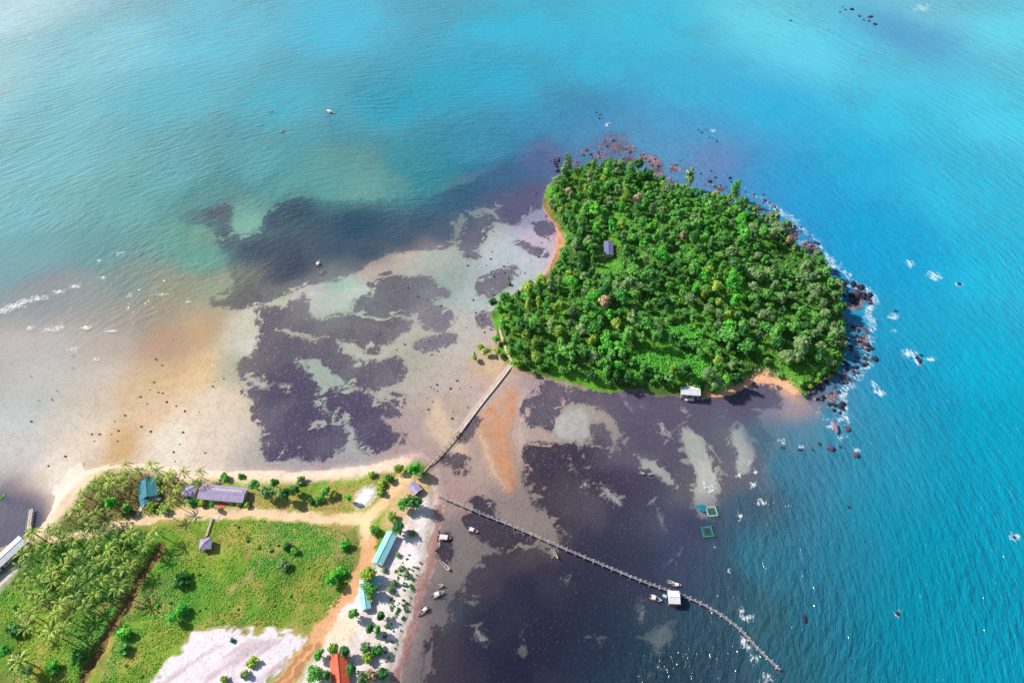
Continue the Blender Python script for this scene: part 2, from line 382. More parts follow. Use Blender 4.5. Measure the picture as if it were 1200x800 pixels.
# sea floor: sand and mud tones
SCTRL = [(150, 470, (220, 188, 150)), (230, 430, (224, 190, 146)), (235, 385, (202, 170, 132)), (190, 400, (204, 164, 138)), (200, 520, (240, 214, 198)), (262, 520, (216, 200, 186)), (60, 560, (236, 212, 200)), (30, 480, (196, 202, 202)), (60, 420, (204, 204, 202)), (110, 520, (232, 206, 186)), (140, 515, (214, 174, 122)), (20, 540, (206, 200, 200)), (80, 490, (216, 206, 194)),
         (110, 360, (184, 182, 172)), (160, 340, (160, 170, 152)), (200, 345, (172, 170, 144)), (180, 370, (180, 170, 150)), (130, 400, (202, 194, 182)), (100, 440, (212, 202, 192)), (240, 330, (160, 172, 150)), (170, 480, (226, 194, 166)), (250, 480, (220, 198, 178)), (285, 380, (204, 194, 176)), (280, 425, (176, 172, 148)), (297, 408, (214, 206, 200)), (215, 372, (190, 176, 150)), (190, 440, (216, 184, 144)), (120, 480, (216, 200, 182)), (330, 345, (186, 190, 168)), (400, 345, (178, 206, 190)), (360, 345, (212, 198, 198)), (440, 310, (198, 176, 168)), (470, 300, (206, 186, 178)), (500, 310, (186, 192, 182)), (520, 330, (170, 184, 176)),
         (360, 385, (190, 188, 170)), (450, 395, (196, 192, 178)), (480, 420, (186, 178, 166)), (540, 400, (204, 190, 184)), (370, 450, (180, 190, 176)), (405, 520, (186, 184, 182)), (390, 550, (190, 172, 176)), (470, 520, (190, 164, 162)), (290, 540, (198, 184, 178)), (520, 440, (198, 182, 174)), (560, 460, (206, 176, 170)), (540, 480, (198, 172, 160)), (575, 430, (214, 176, 150)),
         (600, 300, (202, 206, 214)), (570, 340, (186, 196, 196)), (640, 280, (208, 186, 206)), (560, 260, (190, 196, 180)), (610, 250, (180, 178, 206)), (640, 230, (176, 164, 204)), (620, 195, (140, 134, 180)), (690, 172, (150, 140, 160)), (740, 170, (168, 158, 176)), (790, 195, (186, 174, 190)), (850, 215, (140, 148, 186)), (900, 240, (170, 158, 190)),
         (630, 460, (186, 158, 162)), (640, 520, (186, 162, 154)), (690, 500, (176, 160, 152)), (560, 540, (192, 162, 152)), (530, 570, (186, 152, 148)), (600, 590, (160, 140, 136)), (640, 600, (156, 140, 134)), (540, 640, (140, 126, 126)), (520, 690, (138, 124, 122)), (490, 780, (128, 114, 118)), (760, 470, (134, 118, 148)), (850, 465, (134, 116, 152)), (820, 550, (178, 170, 164)), (870, 530, (164, 158, 160)),
         (900, 500, (170, 160, 168)), (940, 480, (196, 170, 170)), (955, 495, (206, 182, 176)), (900, 460, (156, 136, 160)), (770, 550, (170, 166, 162)), (710, 580, (172, 168, 166)), (900, 600, (120, 130, 140)), (780, 740, (130, 136, 134)), (750, 715, (140, 132, 122)), (700, 750, (120, 132, 132)), (880, 780, (120, 130, 134)),
         (1010, 380, (180, 180, 196)), (1010, 420, (150, 140, 176)), (1080, 420, (40, 100, 150)), (1060, 30, (80, 90, 140)), (300, 100, (90, 160, 170)), (900, 100, (90, 170, 190)), (1100, 600, (40, 120, 140)), (980, 20, (150, 170, 190)), (340, 300, (84, 100, 118)), (450, 275, (70, 108, 128)), (290, 262, (160, 206, 186)), (420, 222, (160, 198, 180)), (340, 226, (140, 190, 176)), (245, 270, (150, 196, 170)), (240, 235, (120, 176, 168)), (480, 222, (140, 184, 172)), (290, 240, (130, 184, 172))]
sand = np.clip(shepard(P, [(x, y, tuple(lin(c))) for x, y, c in SCTRL], 8, 2.4) * np.array([[.86, .86, .83]]) * (1 + .2 * sstep(unp(330, 480).x, unp(270, 480).x, P[:, 0]))[:, None], 0, .78)
GCTRL = [(340, 500, (84, 66, 108)), (420, 490, (84, 68, 110)), (350, 400, (92, 74, 106)), (440, 430, (100, 84, 112)), (450, 350, (94, 82, 108)), (430, 385, (102, 88, 108)), (330, 300, (64, 62, 96)), (265, 255, (90, 80, 116)), (430, 270, (36, 76, 108)), (560, 240, (66, 82, 124)), (620, 230, (112, 102, 152)),
         (510, 375, (140, 128, 142)), (580, 330, (140, 124, 152)), (640, 470, (128, 106, 134)), (700, 465, (124, 104, 132)), (650, 540, (78, 58, 84)), (700, 590, (72, 56, 88)), (740, 500, (112, 96, 130)), (800, 480, (116, 104, 136)), (860, 480, (118, 108, 142)), (790, 600, (84, 78, 112)), (850, 520, (104, 100, 130)),
         (700, 660, (64, 54, 84)), (620, 680, (56, 46, 76)), (560, 720, (54, 46, 76)), (640, 780, (40, 38, 68)), (760, 660, (72, 72, 98)), (720, 760, (40, 56, 76)), (800, 720, (64, 78, 96)), (565, 600, (80, 62, 92)), (860, 680, (80, 96, 108))]
wrack = shepard(P, [(x, y, tuple(lin(c))) for x, y, c in GCTRL], 8, 2.4)
wrack = (.6 * wrack + .4 * wrack.mean(1, keepdims=True) * np.array([[.98, 1.0, 1.1]])) * (.5 + .3 * sstep(unp(560, 500).x, unp(470, 450).x, P[:, 0]) * sstep(unp(0, 600).y, unp(0, 560).y, P[:, 1]))[:, None]

GRASS = [  # sea-grass beds and dark reef flats (traced as ground outlines)
    [(212, 250), (250, 241), (268, 238), (274, 262), (284, 275), (306, 268), (312, 250), (330, 235), (360, 230), (400, 236), (450, 233), (500, 228), (540, 218), (565, 205), (590, 190), (615, 178), (642, 172), (648, 200), (645, 225), (640, 246), (600, 238), (560, 241), (537, 250), (525, 265), (532, 288), (500, 291), (468, 291), (440, 300), (420, 315), (398, 326), (375, 330), (352, 335), (328, 347), (300, 356), (270, 360), (244, 350), (268, 343), (278, 332), (272, 318), (264, 300), (258, 280), (252, 264), (214, 257)],
    [(412, 358), (426, 347), (437, 343), (440, 327), (455, 324), (482, 327), (500, 322), (510, 335), (530, 345), (512, 350), (495, 362), (482, 367), (462, 367), (442, 372), (430, 369)],
    [(392, 372), (415, 365), (430, 370), (450, 375), (482, 375), (475, 386), (462, 398), (445, 403), (425, 401), (410, 393), (398, 385)],
    [(303, 358), (330, 363), (352, 352), (358, 345), (360, 370), (372, 378), (392, 371), (412, 366), (418, 385), (428, 402), (402, 398), (376, 391), (350, 384), (326, 381), (324, 390), (302, 392), (304, 372)],
    [(302, 387), (322, 381), (326, 391), (350, 396), (380, 400), (390, 397), (400, 412), (395, 424), (385, 425), (375, 417), (345, 416), (342, 421), (355, 432), (370, 450), (372, 465), (377, 480), (390, 487), (400, 495), (402, 506), (400, 522), (390, 530), (375, 537), (355, 535), (346, 528), (340, 535), (322, 539), (312, 532), (307, 520), (310, 500), (300, 490), (297, 467), (287, 452), (282, 437), (280, 424), (302, 417)],
    [(390, 415), (405, 417), (420, 425), (445, 424), (470, 422), (474, 435), (465, 447), (447, 450), (440, 455), (425, 452), (410, 445), (396, 440), (390, 428)],
    [(382, 460), (405, 455), (425, 460), (440, 467), (445, 475), (462, 477), (475, 480), (467, 487), (442, 487), (440, 493), (457, 505), (460, 516), (450, 525), (435, 529), (425, 525), (420, 515), (417, 502), (412, 495), (402, 487), (390, 480), (382, 472)],
    [(490, 370), (505, 362), (517, 360), (530, 370), (527, 385), (507, 387), (495, 380)], [(487, 402), (525, 390), (537, 397), (520, 405), (500, 410), (488, 408)],
    [(558, 334), (575, 320), (600, 312), (607, 320), (597, 328), (590, 338), (575, 348), (562, 347)], [(535, 284), (548, 257), (570, 250), (580, 260), (565, 275), (558, 290), (560, 302), (545, 300)],
    [(585, 220), (640, 212), (634, 236), (612, 252), (605, 263), (585, 256)], [(600, 282), (625, 288), (643, 298), (632, 299), (610, 290)], [(626, 262), (645, 258), (650, 272), (634, 276)], [(575, 372), (592, 368), (596, 384), (580, 388)], [(560, 370), (572, 366), (576, 376), (564, 382)],
    [(452, 470), (464, 462), (476, 468), (470, 476), (458, 478)], [(425, 408), (440, 404), (444, 412), (430, 414)], [(462, 508), (472, 508), (472, 518), (462, 518)],
    [(520, 536), (540, 534), (548, 548), (538, 552), (526, 544)], [(538, 512), (552, 494), (556, 496), (546, 514), (540, 518)],
    [(620, 465), (640, 447), (655, 452), (670, 465), (655, 480), (645, 492), (646, 506), (635, 495), (620, 498), (616, 482)],
    [(662, 453), (705, 457), (740, 462), (770, 460), (800, 466), (840, 466), (880, 452), (905, 452), (915, 470), (905, 500), (895, 540), (888, 590), (880, 640), (886, 700), (870, 760), (860, 860), (690, 870), (495, 860), (497, 800), (504, 780), (498, 768), (502, 748), (510, 728), (515, 750), (524, 738), (532, 720), (526, 706), (536, 692), (548, 684), (560, 660), (584, 646), (600, 638), (626, 640), (652, 650), (664, 632), (654, 612), (640, 592), (631, 598), (627, 578), (615, 562), (620, 545), (612, 524), (640, 518), (652, 522), (664, 518), (674, 522), (682, 528), (688, 522), (694, 518), (700, 524), (702, 534), (720, 536), (730, 520), (732, 500), (725, 487), (705, 477), (687, 470), (675, 472)],
    [(552, 586), (562, 582), (574, 590), (577, 604), (590, 616), (606, 624), (630, 636), (600, 642), (570, 632), (554, 618), (548, 608)],
    [(512, 630), (524, 626), (526, 640), (522, 656), (514, 655)],
    [(696, 497), (710, 497), (713, 528), (702, 530), (696, 510)]]
BARE = [  # sandy openings in the beds
    [(270, 240), (300, 243), (308, 262), (302, 272), (276, 278), (267, 264)], [(285, 440), (295, 437), (322, 447), (320, 457), (300, 455), (287, 447)], [(357, 345), (372, 340), (400, 335), (437, 330), (438, 345), (412, 356), (400, 366), (376, 372), (362, 366)],
    [(797, 497), (815, 500), (830, 512), (837, 537), (845, 557), (850, 572), (845, 592), (835, 612), (820, 612), (805, 587), (814, 562), (802, 535), (795, 512)], [(742, 527), (760, 535), (775, 540), (790, 557), (794, 571), (785, 572), (775, 562), (760, 555), (747, 545)],
    [(767, 490), (775, 490), (786, 508), (777, 514), (767, 503)], [(792, 470), (810, 475), (810, 488), (800, 483)], [(855, 502), (872, 497), (885, 517), (888, 537), (880, 557), (865, 557), (855, 547), (860, 530), (852, 512)], [(842, 487), (858, 486), (855, 498)],
    [(677, 560), (697, 562), (720, 570), (731, 582), (730, 598), (717, 592), (705, 572), (690, 567), (685, 577)], [(767, 587), (775, 590), (785, 612), (784, 628), (775, 622), (770, 605)], [(742, 710), (750, 692), (757, 705), (756, 735), (742, 727)],
    [(752, 747), (765, 730), (785, 728), (796, 750), (780, 762), (782, 775), (775, 782), (770, 765)], [(692, 737), (705, 745), (707, 760), (697, 758)], [(757, 786), (767, 784), (765, 798), (757, 796)], [(655, 677), (672, 671), (682, 677), (662, 684)],
    [(550, 737), (566, 732), (578, 752), (560, 758)], [(540, 697), (556, 700), (554, 705), (541, 702)], [(608, 735), (622, 730), (624, 746), (612, 770)], [(662, 527), (670, 530), (674, 550), (667, 555)], [(681, 523), (688, 527), (688, 546), (682, 541)],
    [(515, 705), (530, 710), (528, 735), (514, 738)], [(880, 480), (930, 470), (960, 500), (925, 530), (895, 505)], [(862, 690), (878, 700), (872, 740), (858, 720)], [(730, 470), (755, 470), (752, 480), (738, 478)], [(785, 640), (800, 650), (796, 680), (786, 665)],
    [(640, 500), (660, 480), (690, 475), (697, 500), (690, 522), (660, 522)], [(345, 527), (356, 529), (354, 538), (346, 537)], [(368, 494), (380, 496), (376, 503), (368, 501)], [(333, 525), (340, 524), (339, 529), (333, 529)], [(325, 448), (346, 450), (340, 462), (328, 460)]]
sg = np.full(len(P), -6.0)
for g in GRASS: sg = np.maximum(sg, sdf(PW, poly(g, -.2, 1), 6))
for k, b in enumerate(BARE): sg = np.minimum(sg, np.maximum(-sdf(PW, poly(b, -.2, 1), 6), -6))
PV = P + np.stack([fbm(P, 26, 201) - .5, fbm(P, 26, 202) - .5], 1) * 22
ridge = 1 - np.abs(2 * fbm(PV * np.array([.62, 1.0]), 15, 203, 4) - 1)
ridge2 = 1 - np.abs(2 * fbm(PV * np.array([.7, 1.0]), 7, 207, 3) - 1)
sg = np.where(sg > -.5, np.minimum(sg, 4) - 3.4 * sstep(.92, 1.0, ridge) - 1.6 * sstep(.95, 1.0, ridge2), sg)
sg = np.where((sg < 0) & (sg > -5.9), sg + 3.0 * sstep(.7, .82, fbm(PV, 9, 205)), sg)
sg = np.clip(sg + 1.1, -6, 6)
dens = np.clip(.88 + .5 * (fbm(PV, 18, 206, 4) - .3), .8, 1)

base = sand.copy()
def paint(col, a):
    global base
    base = base * (1 - a[:, None]) + lin(col) * a[:, None]
def area(pts, z=0.0, warp=True): return sdf(PW if warp else P, poly(pts, z, 1), 14)
for k, b in enumerate(BARE):
    if k in (0, 21, 22, 25): continue
    paint((204, 202, 190) if k in (2, 3, 4, 5, 6, 7, 9) else (186, 182, 176), .8 * sstep(-1, 3, sdf(PW, poly(b, -.2, 1), 6)))
# sand bars
paint((206, 144, 104), (.5 + .5 * sstep(.35, .6, fbm(P @ np.array([[.9, -.45], [.45, .9]]) * np.array([1.0, .35]), 2.2, 47))) * sstep(-1.5, 3, area([(558, 484), (575, 467), (592, 457), (607, 452), (611, 470), (603, 502), (606, 540), (608, 576), (592, 581), (585, 550), (572, 530), (561, 508)])))
paint((224, 178, 140), .8 * sstep(-.6, 1.4, area([(556, 486), (562, 484), (566, 508), (576, 528), (588, 550), (596, 572), (590, 575), (580, 556), (568, 534), (560, 512)])))
paint((214, 184, 172), .8 * sstep(-1, 2, area([(609, 452), (618, 455), (612, 500), (616, 535), (607, 540), (604, 505)])))
paint((222, 192, 164), .8 * sstep(-2, 3, area([(494, 500), (509, 464), (517, 470), (536, 500), (546, 520), (549, 538), (535, 536), (514, 526)])))
paint((212, 182, 146), .6 * sstep(-3, 5, area([(560, 412), (590, 405), (602, 430), (585, 450), (560, 436)])))
paint((236, 214, 198), .85 * sstep(-3, 4, area([(10, 572), (40, 585), (60, 570), (95, 530), (110, 540), (96, 570), (70, 605), (45, 622), (33, 606), (5, 594)])))
paint((232, 206, 186), .8 * sstep(-3, 4, area([(150, 545), (158, 520), (170, 500), (180, 508), (175, 530), (180, 548)])))
for k, (a, b) in enumerate((((205, 545), (235, 470)), ((222, 548), (245, 480)), ((240, 550), (250, 460)), ((190, 540), (212, 480)), ((258, 548), (262, 480)))):
    d_, t_ = dline(PW, line([a, b], 0, 1), 10); paint((234, 208, 188), .55 * sstep(3.2, .4, d_))
paint((150, 96, 110), .8 * sstep(-1, 2, area([(352, 557), (368, 548), (384, 545), (378, 553), (366, 562), (352, 563)])))
paint((166, 112, 122), .6 * sstep(-.5, 1.5, area([(93, 545), (100, 530), (103, 540), (96, 560)])))
paint((96, 60, 74), .7 * sstep(-.5, 2, area([(488, 536), (500, 534), (505, 548), (500, 560), (494, 548)])))

# heights
depth = np.where(wopa > .02, -np.log(np.clip(1 - wopa, .02, 1)) * 1.6, 0)
z = -0.22 - depth - .25 * sstep(0, 3, sg) * .4 + (fbm(P, 14, 40) - .5) * .12
far = sstep(500, 2500, np.hypot(P[:, 0], P[:, 1] - 250)); z -= 6 * far
bar = sstep(-4, 4, area([(556, 484), (575, 465), (607, 450), (612, 470), (604, 502), (606, 540), (606, 570), (592, 578), (572, 530), (560, 508)]))
z += bar * (.16 + .25 * (fbm(P, 3, 48) - .5))
z += .5 * sstep(-5, 5, area([(10, 572), (40, 585), (60, 570), (95, 530), (110, 540), (96, 570), (70, 605), (45, 622), (33, 606), (5, 594)]))
l_up = sstep(-7, 5, s_land)
z = z * (1 - l_up) + l_up * (1.5 + .5 * (fbm(P, 18, 50) - .5) + .9 * sstep(6, 70, s_land))
can = sstep(-2, 2, s_canal); z = z * (1 - can) + can * (-1.6)
i_up = sstep(-5, 0.5, s_isl)
h_isl = .7 + 3.8 * sstep(0, 5, s_isl) + 9.0 * sstep(4, 75, s_isl) + (fbm(P, 16, 60) - .5) * 2.2 * sstep(2, 12, s_isl)
z = z * (1 - i_up) + i_up * h_isl
# rocky shelf round the island's seaward side
SHELF = poly([(640, 192), (660, 178), (700, 168), (712, 156), (740, 170), (790, 190), (850, 216), (900, 237), (950, 278), (990, 322), (1024, 345), (1014, 372), (1024, 402), (1010, 432), (984, 458), (988, 500), (965, 490), (950, 462), (940, 440), (940, 400), (930, 340), (870, 290), (800, 255), (740, 245), (660, 235)], 0, 1)
shelf = sdf(PW + np.stack([fbm(P, 5, 311) - .5, fbm(P, 5, 312) - .5], 1) * 7, SHELF, 14)
sh = sstep(-3, 3, shelf) * (1 - i_up)
z = np.where(sh > 0, np.maximum(z, -1.2 + sh * 1.15 + (fbm(P, 7, 70) - .5) * 1.5), z)

# land cover
lm = sstep(-1, 2.5, s_land)
GREEN = (100, 142, 46)
paint((190, 164, 156), sstep(-9, -1, s_land) * .7 * (P[:, 0] > unp(470, 560).x))
paint((230, 204, 188), sstep(-7, -1, s_land) * (.35 + .6 * fbm(P, 8, 88)) * (P[:, 0] <= unp(470, 560).x))
lc = np.where((fbm(P, 22, 80) > .5)[:, None], lin(GREEN), lin((128, 154, 56)))
a = lm[:, None]; base = base * (1 - a) + lc * a
fld = fbm(P, 12, 81)
paint((168, 152, 82), lm * sstep(.46, .66, fld) * .8)
paint((66, 108, 38), lm * sstep(.5, .3, fbm(P, 15, 83)) * .7)
paint((166, 138, 92), lm * sstep(.62, .75, fbm(P, 7, 84)) * .6)
# dry verge along the road and by the beach
paint((176, 150, 96), .75 * lm * sstep(-3, 3, area([(290, 590), (360, 584), (420, 575), (468, 545), (470, 562), (440, 600), (380, 602), (290, 600)])))
paint((172, 140, 92), .7 * lm * sstep(-3, 3, area([(330, 612), (395, 614), (420, 640), (418, 668), (400, 650), (380, 622)])))
paint((236, 206, 182), .9 * sstep(-2, 2, area([(180, 556), (285, 553), (340, 556), (440, 546), (480, 540), (470, 550), (420, 560), (360, 566), (290, 566), (200, 563)])))
paint((176, 150, 118), .8 * sstep(-2, 2, area([(205, 578), (232, 572), (296, 580), (300, 594), (220, 598)])))
paint((64, 112, 36), .8 * sstep(-4, 6, area([(30, 640), (100, 620), (180, 612), (190, 632), (165, 680), (135, 720), (60, 700), (20, 690)])))
paint((126, 100, 68), .85 * sstep(-4, 4, area([(70, 610), (110, 570), (150, 552), (215, 565), (212, 596), (160, 604), (90, 622)])))
paint((216, 190, 168), .9 * sstep(-2, 3, area([(28, 632), (60, 600), (84, 574), (112, 546), (122, 552), (100, 580), (80, 606), (56, 628), (34, 640)])))
# white sand on the east side and cleared ground
paint((232, 220, 222), .97 * sstep(-2, 2.5, area([(488, 582), (500, 574), (508, 582), (506, 604), (500, 640), (487, 690), (472, 740), (456, 790), (440, 860), (350, 880), (345, 810), (372, 768), (380, 742), (400, 712), (424, 684), (440, 660), (458, 640), (468, 612), (480, 600)])))
paint((236, 214, 180), .85 * sstep(-2, 3, area([(374, 748), (392, 728), (412, 720), (424, 738), (408, 758), (384, 760)])))
paint((226, 216, 224), .97 * sstep(-.4, .5, (fbm(P, 3.5, 93) - .5) * 4 + area([(150, 850), (182, 800), (203, 771), (222, 756), (224, 742), (240, 738), (255, 738), (264, 733), (276, 739), (320, 741), (363, 742), (345, 766), (318, 796), (290, 850)])))
wn_ = fbm(P @ np.array([[.8, -.6], [.6, .8]]) * np.array([.25, 1.6]), 5, 90)
paint((184, 162, 168), .75 * sstep(.45, .7, wn_) * sstep(0, 3, area([(182, 800), (224, 752), (300, 742), (363, 742), (300, 850), (150, 850)])))
paint((200, 186, 180), .6 * sstep(.5, .66, fbm(P, 4, 95)) * sstep(-1, 2, area([(488, 582), (508, 582), (500, 640), (456, 790), (350, 880), (372, 768), (424, 684), (468, 612)])))
paint((238, 234, 234), .95 * sstep(-.8, 1, area([(413, 588), (424, 574), (440, 573), (438, 586), (424, 600)])))
# pink beach with wrack lines east of the white sand
paint((208, 182, 174), .85 * sstep(-1.5, 1.5, area([(505, 560), (518, 578), (516, 610), (509, 645), (497, 690), (483, 740), (466, 800), (450, 860), (442, 860), (458, 795), (474, 742), (488, 692), (501, 640), (507, 604), (508, 580)])))
for off in (0, 5):
    d_, t_ = dline(PW, line([(511 + off, 590), (508 + off, 620), (502 + off, 650), (488 + off, 700), (474 + off, 750), (462 + off, 800)], .6, 2), 10)
    paint((150, 98, 96), .6 * sstep(.7, .1, d_))
paint((214, 178, 140), .9 * sstep(-2, 2, area([(470, 556), (486, 560), (505, 562), (508, 580), (490, 584), (478, 606), (466, 624), (450, 618), (456, 596), (462, 575)])))
# dirt roads
def road(pts, w0, w1, col, a=.95):
    d_, t_ = dline(PW, line(pts, 1.8, 3), 14)
    w = w0 + (w1 - w0) * t_
    paint(col, a * sstep(w / 2 + .7, w / 2 - .7, d_))
road([(60, 630), (95, 628), (130, 617), (160, 610), (190, 604), (240, 599), (300, 602), (350, 606), (405, 607), (430, 611)], 3.0, 4.2, (228, 196, 160))
road([(405, 609), (430, 608), (445, 595), (458, 576), (470, 560), (478, 558)], 4.5, 3.4, (232, 196, 150))
road([(418, 610), (432, 622), (431, 648), (424, 668), (408, 696), (390, 724), (366, 756), (340, 786), (315, 820), (300, 850)], 5.0, 4.2, (222, 168, 124))
paint((236, 206, 164), .95 * sstep(-1, 2, area([(392, 606), (420, 603), (442, 596), (440, 618), (434, 640), (424, 638), (415, 620)])))
for pp in [[(372, 756), (352, 780), (330, 806)], [(362, 756), (342, 780), (318, 808)]]:
    d_, _ = dline(PW, line(pp, 1.8, 2), 8); paint((150, 96, 62), .6 * sstep(.9, .2, d_))
# ditch through the field
dd, _ = dline(PW, line([(190, 640), (176, 660), (158, 690), (143, 715), (126, 742), (108, 775), (98, 800)], 1.8, 3), 14)
z -= 1.5 * sstep(2.2, .6, dd); paint((120, 92, 62), .9 * sstep(2.4, .8, dd))
d2, _ = dline(PW, line([(270, 690), (300, 665), (320, 645)], 1.8, 2), 10); paint((168, 150, 104), .7 * sstep(1.6, .3, d2))
paint((222, 206, 200), .9 * sstep(-.5, .8, area([(-20, 690), (22, 652), (30, 660), (-10, 706)], 1.8)))
paint((160, 110, 120), .7 * sstep(-.5, .8, area([(-20, 648), (0, 628), (18, 634), (0, 652), (-20, 668)], 1.8)))
# island ground: green under the trees, red earth on the bank
im = sstep(-2.6, -.6, s_isl + (fbm(P, 5, 99) - .5) * 2.5)
band = sstep(-6, -.5, s_isl) * sstep(6.5, 1.0, s_isl)
pxx, pyy = unp(600, 400).x, 0
paint((150, 116, 96), band * .5)
a = im[:, None]; base = base * (1 - a) + lin((70, 104, 40)) * a
paint((92, 150, 42), im * sstep(.5, .65, fbm(P, 10, 101)))
redb = [(640, 230), (650, 258), (664, 282), (656, 304), (642, 328), (630, 336), (648, 300), (652, 280), (640, 250)]
paint((196, 122, 90), .8 * sstep(-2, 3, area(redb, 1)) * sstep(3.5, 1, s_isl))
paint((232, 176, 142), .9 * sstep(-1.5, 1.5, area([(824, 458), (848, 458), (868, 447), (888, 435), (912, 440), (940, 458), (938, 474), (910, 454), (888, 450), (868, 462), (846, 470), (822, 469)], .7)))
paint((206, 152, 128), .85 * sstep(-1, 2, area([(648, 258), (658, 268), (664, 284), (657, 300), (652, 296), (656, 280), (648, 266)], 1)))
rk = sh * sstep(.3, .55, fbm(P, 4, 77)); paint((118, 108, 124), .7 * sh)
paint((70, 60, 76), .8 * rk)
paint((140, 112, 124), .5 * sh * sstep(.55, .7, fbm(P, 9, 78)))
paint((224, 150, 150), .7 * sstep(-1, 2, area([(940, 282), (950, 292), (948, 302), (938, 298)], 2)))
sg = np.where((s_land > -2) | (s_isl > -1.5), -6, sg)
paint((200, 190, 180), .5 * can)

nx, ny = len(GX), len(GY)
idx = np.arange(nx * ny).reshape(ny, nx)
faces = np.stack([idx[:-1, :-1], idx[:-1, 1:], idx[1:, 1:], idx[1:, :-1]], -1).reshape(-1, 4)
tme = mesh_np('terrain', np.column_stack([P, z]), faces, None, True)
def attr3(me, name, A):
    at = me.attributes.new(name, 'FLOAT_COLOR', 'POINT')
    at.data.foreach_set('color', np.column_stack([A, np.ones(len(A))]).astype(np.float32).ravel())
def attr1(me, name, A):
    at = me.attributes.new(name, 'FLOAT', 'POINT'); at.data.foreach_set('value', A.astype(np.float32))
attr3(tme, 'soil', np.clip(base, .004, .82)); attr3(tme, 'wrack', np.clip(wrack, .004, .8)); attr1(tme, 'bed', sg); attr1(tme, 'dens', dens)
attr1(tme, 'veg', np.clip(lm + im, 0, 1))
m, nt, b = new_mat('terrain')
def attr_n(nt, nm): return node(nt, 'ShaderNodeAttribute', attribute_name=nm)
tc = node(nt, 'ShaderNodeTexCoord').outputs['Object']
soil, wr, bed = attr_n(nt, 'soil'), attr_n(nt, 'wrack'), attr_n(nt, 'bed')
nE = noise_n(nt, .22, 4, .68, tc); nF = noise_n(nt, 1.1, 2.5, .7, tc)
edge = math_n(nt, 'ADD', bed.outputs['Fac'], math_n(nt, 'ADD', mapr(nt, nE, .25, .75, -1.5, 1.5), mapr(nt, nF, .3, .7, -1.2, 1.2)))
f_bed = math_n(nt, 'MULTIPLY', mapr(nt, edge, -.9, .9, 0, 1, True), attr_n(nt, 'dens').outputs['Fac'])
soil_v = mix_rgb(nt, soil.outputs['Color'], (0, 0, 0), math_n(nt, 'ADD', mapr(nt, nF, .3, .7, .26, -.12), mapr(nt, nE, .3, .7, .12, -.1)))
soil_v = mix_rgb(nt, soil_v, (.12, .1, .12), mapr(nt, nF, .62, .8, 0, .35))
speck = mapr(nt, nF, .42, .28)
bedc = mix_rgb(nt, wr.outputs['Color'], soil.outputs['Color'], math_n(nt, 'MULTIPLY', speck, .5))
bedc = mix_rgb(nt, bedc, (.02, .014, .035), mapr(nt, nF, .5, .72, 0, .55))
col = mix_rgb(nt, soil_v, bedc, f_bed)
nt.links.new(col, b.inputs['Base Color'])
b.inputs['Roughness'].default_value = .92; b.inputs['Specular IOR Level'].default_value = .15
bp = node(nt, 'ShaderNodeBump'); bp.inputs['Strength'].default_value = .55; bp.inputs['Distance'].default_value = .35
nt.links.new(math_n(nt, 'ADD', nF, math_n(nt, 'MULTIPLY', f_bed, .25)), bp.inputs['Height']); nt.links.new(bp.outputs[0], b.inputs['Normal'])
tme.materials.append(m)
terrain = link('ground', tme); tag(terrain, 'sand flats, sea-grass beds and land of the bay', kind='structure')
ZG = z.reshape(ny, nx)
def ground(x, y):
    i = int(np.clip(np.searchsorted(GX, x) - 1, 0, nx - 2)); j = int(np.clip(np.searchsorted(GY, y) - 1, 0, ny - 2))
    tx = (x - GX[i]) / (GX[i + 1] - GX[i]); ty = (y - GY[j]) / (GY[j + 1] - GY[j])
    return float((ZG[j, i] * (1 - tx) + ZG[j, i + 1] * tx) * (1 - ty) + (ZG[j + 1, i] * (1 - tx) + ZG[j + 1, i + 1] * tx) * ty)
def on_ground(px, py, up=0.0):
    """point of the ground sheet seen at a picture point (a target 'up' metres above it)"""
    zz = 0.0
    for _ in range(7):
        p = unp(px, py, zz + up); zz = .5 * zz + .5 * ground(p.x, p.y)
    p = unp(px, py, zz + up)
    return Vector((p.x, p.y, ground(p.x, p.y)))

